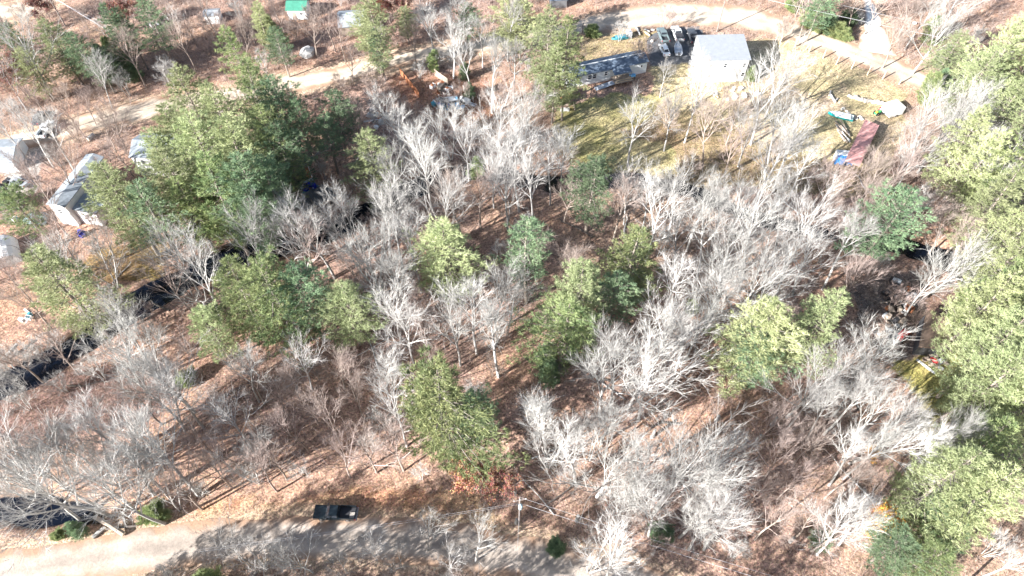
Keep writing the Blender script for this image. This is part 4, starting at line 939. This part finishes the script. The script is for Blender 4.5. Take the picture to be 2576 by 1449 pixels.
b = MB(); b.box((0, 0, .8), (.9, 1.6, 1.6)); b.build('cabinet', M_white, o); b = MB(); b.box((0, -.84, 1.15), (.84, .05, .8)); b.box((0, -.84, .35), (.84, .05, .66)); b.build('doors', M_siding, o)['kind'] = 'stuff'

# ------------------------------------------------------------------ yard things
c = G(2118, 408); root = empty('storage_box', c, -.12, 'white box trailer with a blue tarp on its front, left of the long red roof', 'box trailer')
b = MB(); b.box((0, .6, 1.1), (3.4, 1.5, 2.0)); b.build('box', M_white, root); b = MB(); b.box((0, -.55, 1.0), (3.5, .95, 1.9), taper=.93); b.build('tarp', M_bluetarp, root); b = MB(); b.box((0, .6, 2.13), (3.5, .08, .05)); b.build('strap', M_plastic, root)
for s in (-1, 1): wheel(root, s * 1.2, -1.05, .3, .2)
c = G(2240, 285); root = empty('white_trailer', c, .35, 'white box trailer above the long red roof', 'trailer')
b = MB(); b.box((0, 0, 1.3), (3.6, 3.0, 1.9)); b.build('box', M_white, root); b = MB(); b.box((-2.3, 0, .5), (1.4, .12, .1)); b.build('tongue', M_plastic, root)
for y in (-1.5, 1.5): wheel(root, .2, y, .34, .2)
c = G(2205, 288); root = empty('lawn_tractor', c, .5, 'small green tractor left of the white box trailer', 'tractor')
b = MB(); b.box((.45, 0, .62), (.9, .6, .45), taper=.85); b.build('hood', M_green, root); b = MB(); b.box((-.35, 0, .5), (.8, .8, .25)); b.build('fender', M_green, root); b = MB(); b.box((-.35, 0, .78), (.4, .42, .3)); b.build('seat', mat('yellow_seat', (.6, .5, .05), .6), root)
b = MB(); b.tube([(.1, 0, .8), (-.05, 0, 1.05)], [.03, .03], 6); b.tube([(-.05, -.18, 1.05), (-.05, .18, 1.05)], [.03, .03], 5); b.build('steering_wheel', M_plastic, root)
for x, r_ in ((-.4, .42), (.7, .28)):
    for s in (-1, 1): wheel(root, x, s * .45, r_, .24)
c = G(2214, 277); root = empty('red_mower', c, .9, 'small red machine behind the green tractor', 'mower'); b = MB(); b.box((0, 0, .4), (1.2, .7, .35), taper=.8); b.build('deck', M_red, root); b = MB(); b.tube([(-.5, -.25, .5), (-1.1, -.25, 1.0), (-1.1, .25, 1.0), (-.5, .25, .5)], [.025] * 4, 5); b.build('handle', M_chrome, root)
for x in (-.4, .4):
    for s in (-1, 1): wheel(root, x, s * .35, .18, .1)
# log heap in the right hand yard
r2 = random.Random(3)
def log(p0, p1, r_, label=None, mtl=M_wood, name='log', group=None, cat='log', k=8, auto_desc=None, r1=None):
    p0, p1 = Vector(p0), Vector(p1); root = empty(name, p0); d = p1 - p0
    b = MB(); m_ = d * .5 + Vector((r2.gauss(0, .04), r2.gauss(0, .04), 0)); b.tube([(0, 0, 0), m_, d], [r_, r_ * .95, r1 or r_ * .85], k, cap=False); b.build('bark', mtl, root)
    for q, s, r3 in ((Vector((0, 0, 0)), -1, r_), (d, 1, r1 or r_ * .85)): e = MB(); u = d.normalized() * .03; e.tube([q - u * .5, q + u * .5], [r3 * .97, r3 * .97], k); e.build('cut_end', M_logend, root)
    if label: tag(root, label, cat, group)
    else: auto(root, auto_desc or 'grey log', cat, group)
    return root
for i in range(16):
    c = G(2117 + r2.uniform(-12, 12), 335 + r2.uniform(-16, 14)); a = R(100 + r2.uniform(-14, 14)); L = r2.uniform(2.0, 3.8); z = .18 + .28 * (i // 7)
    log((c.x - math.cos(a) * L / 2, c.y - math.sin(a) * L / 2, z), (c.x + math.cos(a) * L / 2, c.y + math.sin(a) * L / 2, z + r2.uniform(-.05, .15)), r2.uniform(.10, .19), mtl=(M_wood, M_bark_pale, M_bark_dark)[i % 3], group='logs heaped below the teal and white boat', auto_desc=('weathered', 'pale', 'dark')[i % 3] + ' log')
# boulders set in a row
for i in range(13):
    t = i / 12; c = G(2134 + 84 * t + r2.uniform(-2, 2), 241 + 24 * t + 3 * math.sin(t * 5) + r2.uniform(-2, 2)); b = MB(); s = r2.uniform(.45, .75); b.blob((0, 0, .2), (s, s * .8, s * .8), r2, 7, 5, .22)
    o = b.build('boulder', M_stone, loc=(c.x, c.y, -.05)); auto(o, ('small' if s < .6 else 'large') + ' grey boulder', 'boulder', 'boulders in a row along the yard')
for i in range(18):
    t = i / 17; c = G(2118 + 50 * t, 279 + 24 * t + 8 * math.sin(t * 3.1) - 6 + r2.uniform(-4, 4)); b = MB(); s = r2.uniform(.25, .5); b.blob((0, 0, .1), (s, s * .8, s * .6), r2, 6, 4, .25)
    o = b.build('pale_rock', M_palestone, loc=(c.x, c.y, -.03)); auto(o, 'pale broken rock', 'rock', 'pale rocks beside the teal boat')
for u, v in ((2100, 444), (2124, 433), (1640, 105), (1890, 295), (1980, 430), (2300, 60)): c = G(u, v); b = MB(); b.blob((0, 0, .2), (.55, .45, .4), r2, 7, 5, .2); o = b.build('boulder', M_palestone, loc=(c.x, c.y, -.05)); auto(o, 'single pale boulder', 'boulder', 'single pale boulders')
for (u0, v0, u1, v1, r_) in ((2085, 240, 2090, 229, .2), (2089, 238, 2101, 257, .3), (2100, 256, 2107, 248, .2)):
    p0, p1 = G(u0, v0, .35), G(u1, v1, .35); log(p0, p1, r_, mtl=M_bark_pale, group='pale logs above the teal boat', auto_desc='bleached log')
# parking border logs
for (u0, v0, u1, v1, mt) in ((1601, 68, 1610, 88, M_bark_pale), (1614, 74, 1635, 90, M_newwood), (1622, 74, 1634, 80, M_bark_pale), (1637, 74, 1646, 76, M_bark_pale)):
    log(G(u0, v0, .3), G(u1, v1, .3), .28, mtl=mt, group='logs along the edge of the parking area', auto_desc='pale' if mt is M_bark_pale else 'yellow plywood coloured')
# fence posts by the road
for i, (zx, zy) in enumerate([(737, 320), (845, 355), (950, 398), (1058, 440), (1158, 487), (1272, 522), (1393, 565), (1508, 598), (1632, 638)]):
    c = G(1717.2 + zx / 3, zy / 3); b = MB(); b.tube([(0, 0, -.2), (0, 0, 2.35), (0, 0, 2.45)], [.17, .15, .09], 8); o = b.build('fence_post', M_post, loc=(c.x, c.y, 0))
    tag(o, ['first', 'second', 'third', 'fourth', 'fifth', 'sixth', 'seventh', 'eighth', 'ninth'][i] + ' wooden post from the white house in the row along the sandy road', 'post', 'wooden posts along the sandy road')
# utility poles and lines
def upole(c, H, label, rz=0, transformer=False, light=False):
    root = empty('utility_pole', c, rz, label, 'utility pole')
    b = MB(); b.tube([(0, 0, -.3), (0, 0, H)], [.17, .11], 8); b.build('pole', M_pole, root)
    b = MB(); b.box((0, -.14, H - .7), (1.8, .1, .12)); b.build('crossarm', M_pole, root)
    for x in (-.8, 0, .8): b = MB(); b.tube([(x, -.14, H - .64), (x, -.14, H - .44)], [.05, .04], 6); b.build('insulator', M_siding, root)
    if transformer:
        t = MB(); t.tube([(0, -.45, H - 2.9), (0, -.45, H - 2.0), (0, -.45, H - 1.9)], [.29, .29, .12], 12); t = t.build('transformer', M_tube, root); b = MB(); b.tube([(0, -.45, H - 1.9), (0, -.45, H - 1.65)], [.05, .05], 6); b.build('bushing', M_siding, t)
    return root
def cable(a, b_, sag, label, r_=.016, n=24):
    pts = [Vector(a).lerp(Vector(b_), i / n) - Vector((0, 0, sag * 4 * (i / n) * (1 - i / n))) for i in range(n + 1)]
    m = MB(); m.tube(pts, [r_] * (n + 1), 4); o = m.build('power_line', M_wire); tag(o, label, 'power line'); return o
c = G(1306, 1319); upole(c, 11.3, 'utility pole with a blue grey transformer at the road edge, bottom centre', .2, True)
far = G(1306, 1319) + Vector((46, -14, 0)); fl_ = G(1303, 1319) + Vector((-46, -6.5, 0))
cable(c + Vector((.1, 0, 11.2)), far + Vector((0, 0, 10.6)), .7, 'upper wire running right from the transformer pole')
cable(c + Vector((.1, 0, 9.0)), far + Vector((0, 0, 8.4)), .8, 'lower thick wire running right from the transformer pole', .024)
cable(c + Vector((-.1, 0, 9.2)), fl_ + Vector((0, 0, 8.6)), .7, 'upper wire running left from the transformer pole', .012)
cable(c + Vector((-.1, 0, 8.6)), fl_ + Vector((0, 0, 7.8)), .8, 'lower wire running left from the transformer pole', .012)
cable(c + Vector((0, -.1, 8.2)), G(1296, 1500) + Vector((0, 0, 4)), .4, 'thin wire dropping from the transformer pole across the road', .015)
upole(G(1803, 80), 10.5, 'utility pole standing above the white two storey house', .3)
upole(G(2001, 43), 10, 'utility pole beyond the sandy road at the top right', -.4)
p0 = G(1900, -8, 9.5); p1 = G(2184, 62, 9.2); p2 = G(2440, 108, 9.2)
cable(p0, p2, .3, 'long wire crossing above the white gravel drive', .035); cable(G(1900, -40, 9.5), G(2440, 84, 9.2), .3, 'second wire farther back above the white gravel drive', .022)
c = G(165, 66); upole(c, 10, 'utility pole in the top left wood carrying wires to the right', .5)
for i, (du, dv, r_) in enumerate([(0, 0, .035), (6, -4, .02), (14, -18, .02)]): cable(c + Vector((0, 0, 9.3 - .5 * i)), G(345 + du, 118 + dv, 8), .5, ['thickest', 'middle', 'highest'][i] + ' wire running right from the top left utility pole', r_)
cable(c + Vector((0, 0, 9.3)), G(70, -30, 9.5), .4, 'wire running up left from the top left utility pole', .025)
upole(G(1465, 50 + 32), 2.6, 'short pale post beside the road left of the tarp covered boat', 0)

# plank fences round the junk heap
def plank_fence(p0, p1, n, H, m_, label, gap=.25):
    p0, p1 = G(*p0), G(*p1); L = (p1 - p0).length; root = empty('plank_fence', p0, hd(p0, p1), label, 'fence')
    for i in range(n):
        if r2.random() < gap: continue
        b = MB(); b.box((L * (i + .5) / n, r2.uniform(-.04, .04), H / 2), (L / n * .82, .05, H * r2.uniform(.85, 1.05)), ry=r2.gauss(0, .04)); b.build('plank', m_, root)
    for z in (.4, H * .75): b = MB(); b.box((L / 2, .07, z), (L, .06, .1)); b.build('rail', m_, root)
plank_fence((1004, 183), (1056, 248), 26, 1.9, M_rust, 'reddish brown plank fence left of the blue junk heap', .15)
plank_fence((1094, 190), (1128, 215), 10, 1.9, M_wood, 'grey plank fence with gaps above the blue junk heap', .1)
plank_fence((1165, 228), (1192, 258), 8, 1.6, M_palestone, 'pale plank fence right of the blue junk heap', .1)
plank_fence((1410, 281), (1432, 280), 10, 1.1, M_white, 'short white picket fence below the rusty roofed shed', 0)
plank_fence((1441, 265), (1446, 280), 5, 1.1, M_wood, 'short broken fence right of the rusty roofed shed', .1)

# junk
KINDS = ['bag', 'box', 'barrel', 'board', 'tub', 'crate']
def junk(c, kind, m_, colour, s, group):
    a = r2.uniform(0, 3.14)
    if kind == 'bag': b = MB(); b.blob((0, 0, .25 * s), (.55 * s, .42 * s, .38 * s), r2, 8, 5, .2); o = b.build('rubbish_bag', m_, loc=c); o.rotation_euler.z = a; nm = 'rubbish bag'
    elif kind == 'box':
        o = empty('old_chest', c, a); nm = 'chest'; b = MB(); b.box((0, 0, .3 * s), (1.1 * s, .7 * s, .6 * s)); b.build('body', m_, o); b = MB(); b.box((.02, .02, .63 * s), (1.16 * s, .76 * s, .06 * s), rx=r2.uniform(-.1, .1)); b.build('lid', m_, o)
    elif kind == 'barrel': b = MB(); b.tube([(0, 0, 0), (0, 0, .1), (0, 0, .45 * s), (0, 0, .8 * s), (0, 0, .9 * s)], [.28 * s, .30 * s, .34 * s, .30 * s, .27 * s], 10); o = b.build('barrel', m_, loc=c); o.rotation_euler = (r2.choice((0, 1.5)) if s < 1 else 0, 0, a); o.location.z += .1; nm = 'barrel'
    elif kind == 'board': b = MB(); b.box((0, 0, .12), (2.6 * s, .35 * s, .06), ry=r2.uniform(-.1, .15)); o = b.build('board', m_, loc=c); o.rotation_euler.z = a; nm = 'board'
    elif kind == 'tyre':
        b = MB(); n = 12; ring = [(math.cos(i * math.tau / n) * .34 * s, math.sin(i * math.tau / n) * .34 * s, .14) for i in range(n)]; b.tube(ring + [ring[0]], [.13 * s] * (n + 1), 6, cap=False); o = b.build('old_tyre', M_tyre, loc=c); nm = 'tyre'; colour = 'black'
    elif kind == 'tub':
        b = MB(); n = 10; v = []
        for z, r_ in ((0, .35), (.5, .5), (.5, .45), (.08, .32)): v += [(math.cos(i * math.tau / n) * r_ * s * 1.2, math.sin(i * math.tau / n) * r_ * s, z * s) for i in range(n)]
        b.add(v, [(k * n + i, k * n + (i + 1) % n, (k + 1) * n + (i + 1) % n, (k + 1) * n + i) for k in range(3) for i in range(n)] + [tuple(range(3 * n, 4 * n))]); o = b.build('tub', m_, loc=c); o.rotation_euler.z = a; nm = 'tub'
    else:
        o = empty('crate', c, a); nm = 'crate'
        for z in (.08, .3, .52):
            for y in (-.3, .3): b = MB(); b.box((0, y * s, z * s), (.9 * s, .04, .14 * s)); b.build('slat', m_, o)
            for x in (-.44, .44): b = MB(); b.box((x * s, 0, z * s), (.04, .56 * s, .14 * s)); b.build('slat', m_, o)
    auto(o, colour + ' ' + nm, nm, group, .3)
CL = {'b': (M_blue, 'blue'), 'l': (M_lightblue, 'light blue'), 'w': (M_white, 'white'), 'g': (M_concrete, 'grey'), 'k': (M_plastic, 'black'), 'n': (M_wood, 'brown'), 'o': (M_rust, 'rusty'), 'r': (M_red, 'red'), 't': (M_tealtarp, 'teal'), 'y': (M_newwood, 'tan')}
def heap(u, v, ru, rv, n, cols, group, smin=.8, smax=1.5, levels=1):
    for i in range(n):
        a = r2.uniform(0, 6.28); q = r2.random() ** .5; c = G(u + ru * q * math.cos(a), v + rv * q * math.sin(a)); c.z = gz(c.x, c.y) + .4 * r2.randint(0, levels) * (q < .6)
        m_, cn = CL[r2.choice(cols)]; junk(c, r2.choice(KINDS), m_, cn, r2.uniform(smin, smax), group)
heap(1112, 262, 22, 12, 16, 'bbllkgt', 'blue and dark things in the junk heap', .9, 1.6)
heap(1110, 222, 26, 14, 20, 'knogwk', 'dark scrap above the blue junk heap')
heap(1158, 262, 30, 12, 14, 'gwltk', 'grey scrap around the white panel')
heap(945, 300, 16, 24, 16, 'gwgko', 'scrap left of the shaded track')
heap(778, 472, 20, 9, 16, 'bwbktw', 'rubbish bags below the rusty flatbed trailer', .8, 1.3)
heap(205, 592, 9, 5, 3, 'b', 'blue things on the bank at left', 1.1, 1.5, 0)
heap(2250, 760, 60, 50, 22, 'kngkonw', 'things scattered over the junk yard', .8, 1.7)
heap(2240, 830, 40, 30, 12, 'kgkwn', 'things scattered over the junk yard', .8, 1.6)
heap(2350, 915, 35, 14, 12, 'rwgnw', 'things below the rusty roofed shack')
heap(1780, 150, 12, 20, 0, 'w', 'x')
heap(1748, 180, 6, 18, 7, 'wgno', 'things along the left wall of the white house', .8, 1.3, 0)
heap(1850, 240, 60, 18, 16, 'wgnwy', 'things strewn below the white house', .7, 1.2, 0)
heap(60, 560, 50, 10, 14, 'gwnt', 'things by the white tarp shelter', .8, 1.4)
heap(20, 470, 25, 10, 8, 'wgk', 'white things below the bluish roof', .9, 1.6)
heap(2180, 690, 30, 30, 0, 'w', 'x')
heap(60, 800, 40, 15, 6, 'wgt', 'things under the pale pine at the left edge', .8, 1.2)
# red machine in the junk yard
c = G(2265, 848); root = empty('red_machine', c, .6, 'bright red machine in front of the rusty roofed shack', 'machine')
b = MB(); b.box((0, 0, .9), (2.2, 1.4, .9), taper=.8); b.build('body', M_red, root); b = MB(); b.box((-.4, 0, 1.55), (.9, 1.0, .5), taper=.85); b.build('cab', M_red, root); b = MB(); b.box((1.5, 0, .5), (.9, 1.6, .5), taper=.6); b.build('bucket', M_rust, root)
for x in (-.7, .7):
    for s in (-1, 1): wheel(root, x, s * .8, .42, .3)
c = G(2420, 872); root = empty('camper_trailer', c, .75, 'pale camper half under the pines right of the rusty roofed shack', 'camper')
b = MB(); b.prism([(-2.6, .5), (2.2, .5), (2.6, 1.1), (2.4, 2.3), (-2.4, 2.4), (-2.6, 1.5)], -1.05, 1.05); b.build('body', M_canvas, root); b = MB(); b.box((0, -1.07, 1.6), (.9, .04, .5)); b.build('window', M_glass, root); b = MB(); b.box((3.0, 0, .5), (.9, .1, .1)); b.build('tongue', M_plastic, root)
for s in (-1, 1): wheel(root, -.2, s * .98, .34, .2)
# white panel, pipes
c = G(1137, 258); root = empty('utility_trailer', c, .25, 'white topped small trailer beside the blue junk heap', 'trailer'); b = MB(); b.box((0, 0, 1.05), (2.9, 1.6, .1)); b.build('top', M_white, root); b = MB(); b.box((0, 0, .7), (2.7, 1.5, .55)); b.build('body', M_greyboard, root)
for s in (-1, 1): wheel(root, 0, s * .85, .32, .18)
for i in range(8): p = G(1172 + r2.uniform(-6, 6), 254 + r2.uniform(-4, 4), .3 + .07 * i); d = Vector((math.cos(-.55 + r2.gauss(0, .12)), math.sin(-.55 + r2.gauss(0, .12)), 0)) * 2.4; b = MB(); b.tube([-d, d], [.07, .07], 6); o = b.build('pipe', M_alu, loc=p); auto(o, 'grey blue pipe', 'pipe', 'pipes lying right of the blue junk heap')
# rusty flatbed trailer and grey platform
q = [G(u, v, .9) for u, v in ((750, 425), (772, 419), (786, 455), (763, 461))]; m = sum(q, Vector()) / 4; a = hd((q[2] + q[3]) / 2, (q[0] + q[1]) / 2)
root = empty('flatbed_trailer', (m.x, m.y, 0), a, 'rusty bedded flatbed trailer with pale side rails, in the dark grove', 'trailer'); Lt = ((q[2] + q[3]) / 2 - (q[0] + q[1]) / 2).length
b = MB(); b.box((0, 0, .8), (Lt, 2.2, .14)); b.build('bed', M_rust, root); b = MB(); b.box((-Lt / 2 + .4, 0, .92), (.9, 2.2, .1)); b.build('rear_plate', M_alu, root)
for s in (-1, 1):
    b = MB(); b.box((0, s * 1.15, 1.0), (Lt, .1, .25)); b.build('side_rail', M_white, root)
    for x in (-.6, .3): wheel(root, x, s * 1.15, .36, .22)
c = G(785, 505); root = empty('platform', c, .62, 'dark grey plank platform below the rusty flatbed trailer', 'platform')
for i in range(12): b = MB(); b.box((-4.2 + i * .75, 0, .55), (.70, 4.6 + .4 * math.sin(i * 2.1), .08)); b.build('plank', M_greyboard, root)
b = MB(); b.box((0, -1.6, .26), (8.6, .14, .5)); b.box((0, 1.6, .26), (8.6, .14, .5)); b.build('joists', M_wood, root)['kind'] = 'stuff'
for (u0, v0, u1, v1) in ((783, 503, 792, 519), (767, 516, 779, 534), (815, 468, 826, 505)): log(G(u0, v0, .78), G(u1, v1, .78), .14, mtl=M_wood, group='logs on the grey platform', auto_desc='brown')
# white tarp shelter at the left edge
c = G(22, 640); root = empty('tarp_shelter', c, .55, 'white arched tarp shelter at the left edge above the pale pine', 'shelter')
b = MB(); n = 8; b.prism([(2.0 * math.cos(math.pi * i / n), 2.4 * math.sin(math.pi * i / n)) for i in range(n + 1)], -3, 3); b.build('tarp', M_white, root)
for y in (-3.03, 0, 3.03): b = MB(); b.tube([(2.04 * math.cos(math.pi * i / n), y, 2.44 * math.sin(math.pi * i / n)) for i in range(n + 1)], [.04] * (n + 1), 5); b.build('hoop', M_chrome, root)
c = G(95, 555); b = MB(); b.blob((0, 0, .5), (2.6, 1.9, .9), r2, 9, 5, .15); o = b.build('tarp_heap', mat('grey_tarp', (.30, .40, .42), .7, var=.2), loc=c); tag(o, 'grey green tarp heap below the long white house at left', 'tarp')
c = G(775, 140); b = MB(); b.blob((0, 0, .8), (1.9, 2.2, 1.4), r2, 9, 6, .14); o = b.build('tarp_heap', M_concrete, loc=c); tag(o, 'grey tarp covered heap on the bank above the dirt road', 'tarp')
# logs and broken trunks
log(G(238, 1300, 1.6), G(312, 1344, .4), .32, 'thick pale fallen trunk leaning at the road edge, lower left', M_wood, 'fallen_log', r1=.36)
log(G(234, 1352, .3), G(266, 1325, .5), .32, 'shorter pale trunk crossing below the thick one at lower left', M_bark_pale, 'fallen_log')
log(G(268, 1330, .5), G(345, 1322, .3), .20, 'thin dark trunk right of the thick pale one at lower left', M_bark_dark, 'fallen_log')
log(G(8, 905, .4), G(44, 865, 1.0), .30, 'pale broken trunk over the dark water at the left edge', M_bark_pale, 'fallen_log')
log(G(222, 352, .4), G(235, 338, .4), .5, 'short thick pale log in the leaves at upper left', M_bark_pale)
for i, (u, v, du, dv, L, lab) in enumerate([(1905, 1108, 0, 0, 1.8, 'broken stump'), (1940, 1070, 0, 0, 2.6, 'broken stump'), (1640, 1100, 0, 0, 2.5, 'broken stump'), (1987, 1362, 0, 0, 1.4, 'cut stump'), (1450, 1310, 0, 0, 2, 'broken stump'), (1295, 1245, 0, 0, 2.2, 'broken stump'), (1298, 1316, 0, 0, 1.4, 'broken stump'), (2080, 870, 0, 0, 2, 'broken stump'), (1640, 1395, 0, 0, 1.4, 'broken stump'), (1800, 1060, 0, 0, 1.8, 'broken stump')]):
    c = G(u, v); b = MB(); b.tube([(0, 0, -.2), (.05, .03, L * .5), (.12, .1, L)], [.30, .25, .22], 9); o = b.build('tree_stump', M_bark_pale, loc=c); auto(o, lab, 'tree stump', 'broken stumps in the leaf litter')
for i in range(46):
    x = r2.uniform(-75, 90); y = r2.uniform(30, 110); k = clear(np.array([x]), np.array([y]))[0]
    if not k: continue
    a = r2.uniform(0, 3.14); L = r2.uniform(4, 11); r_ = r2.uniform(.09, .22); b = MB(); e = Vector((math.cos(a), math.sin(a), 0)) * L
    pt = [Vector((0, 0, .15)), e * .4 + Vector((r2.gauss(0, .2), r2.gauss(0, .2), .15)), e * .75 + Vector((r2.gauss(0, .3), r2.gauss(0, .3), .2)), e + Vector((0, 0, .25))]
    b.tube(pt, [r_, r_ * .8, r_ * .55, r_ * .25], 7)
    root = empty('fallen_tree', (x, y, gz(x, y))); b.build('trunk', M_bark_pale if i % 3 else M_bark_dark, root)
    t = MB()
    for j in range(16): q = pt[2].lerp(pt[3], r2.random()) if j % 2 else pt[1].lerp(pt[2], r2.random()); blade(t, q, Vector((r2.gauss(0, 1), r2.gauss(0, 1), abs(r2.gauss(0, .6)))).normalized(), r2.uniform(.6, 2), .03, r2)
    t.build('branches', M_twig_pale, root); auto(root, ('pale' if i % 3 else 'dark') + ' fallen tree', 'fallen tree', 'fallen trees on the leaf litter')

# ------------------------------------------------------------------ labels that point each repeat out
MARKS = [((845, 1288), 'the black pickup'), ((1306, 1290), 'the transformer pole'), ((1822, 150), 'the two storey white house'), ((1530, 175), 'the mobile home'), ((2112, 293), 'the teal boat'), ((2172, 360), 'the long red roof'),
         ((2365, 830), 'the rusty brown roof'), ((1130, 1030), 'the large pine by the road'), ((160, 500), 'the long white house'), ((390, 740), 'the dark brook pool'), ((270, 1322), 'the fallen pale trunks'), ((1115, 262), 'the blue junk heap'),
         ((772, 440), 'the flatbed trailer'), ((205, 592), 'the blue barrels'), ((915, 380), 'the lone bright pine'), ((2210, 1265), 'the orange leaved shrub'), ((2203, 90), 'the white gravel drive'), ((750, 30), 'the green roofed shed'),
         ((80, 200), 'the dark red oak'), ((1122, 625), 'the round middle pine'), ((1450, 800), 'the centre right pines'), ((1985, 850), 'the broad pine pair'), ((858, 790), 'the pale yellow green pine'), ((645, 760), 'the joined pine group'),
         ((1500, 450), 'the blue green pine'), ((2280, 550), 'the brook opening pine'), ((530, 320), 'the big evergreen grove'), ((25, 610), 'the white tarp shelter'), ((1405, 110), 'the three tall pines'), ((2540, 500), 'the right edge pines'),
         ((90, 930), 'the left edge water'), ((1700, 90), 'the three parked pickups'), ((2460, 1250), 'the lower right pines'), ((885, 65), 'the grey roofed cottage'), ((165, 66), 'the top left pole')]
DIRS = ['right of', 'above and right of', 'above', 'above and left of', 'left of', 'below and left of', 'below', 'below right of']
NUM = ['closest', 'second closest', 'third closest', 'fourth closest', 'fifth closest', 'sixth closest', 'seventh closest', 'eighth closest', 'ninth closest', 'tenth closest', 'eleventh closest', 'twelfth closest', 'thirteenth closest', 'fourteenth closest', 'fifteenth closest', 'sixteenth closest', 'seventeenth closest', 'eighteenth closest', 'nineteenth closest', 'twentieth closest'] + ['farther out'] * 80
cells = {}
for o, desc, cat, h in AUTO:
    l = o.location; u, v = P((l.x, l.y, l.z + h)); best = min(MARKS, key=lambda m: (m[0][0] - u) ** 2 + (m[0][1] - v) ** 2)
    dx, dy = u - best[0][0], best[0][1] - v; k = int(round(math.atan2(dy, dx) / (math.pi / 4))) % 8
    cells.setdefault((desc, best[1], k), []).append((math.hypot(dx, dy), o))
for (desc, mk, k), lst in cells.items():
    lst.sort(key=lambda t: t[0])
    for i, (d, o) in enumerate(lst): o['label'] = f"{desc}, {NUM[i]} {DIRS[k]} {mk}" if len(lst) > 1 else f"{desc} {DIRS[k]} {mk}"
print('tris', sum(len(m.loop_triangles) if m.calc_loop_triangles() is None else 0 for m in bpy.data.meshes))
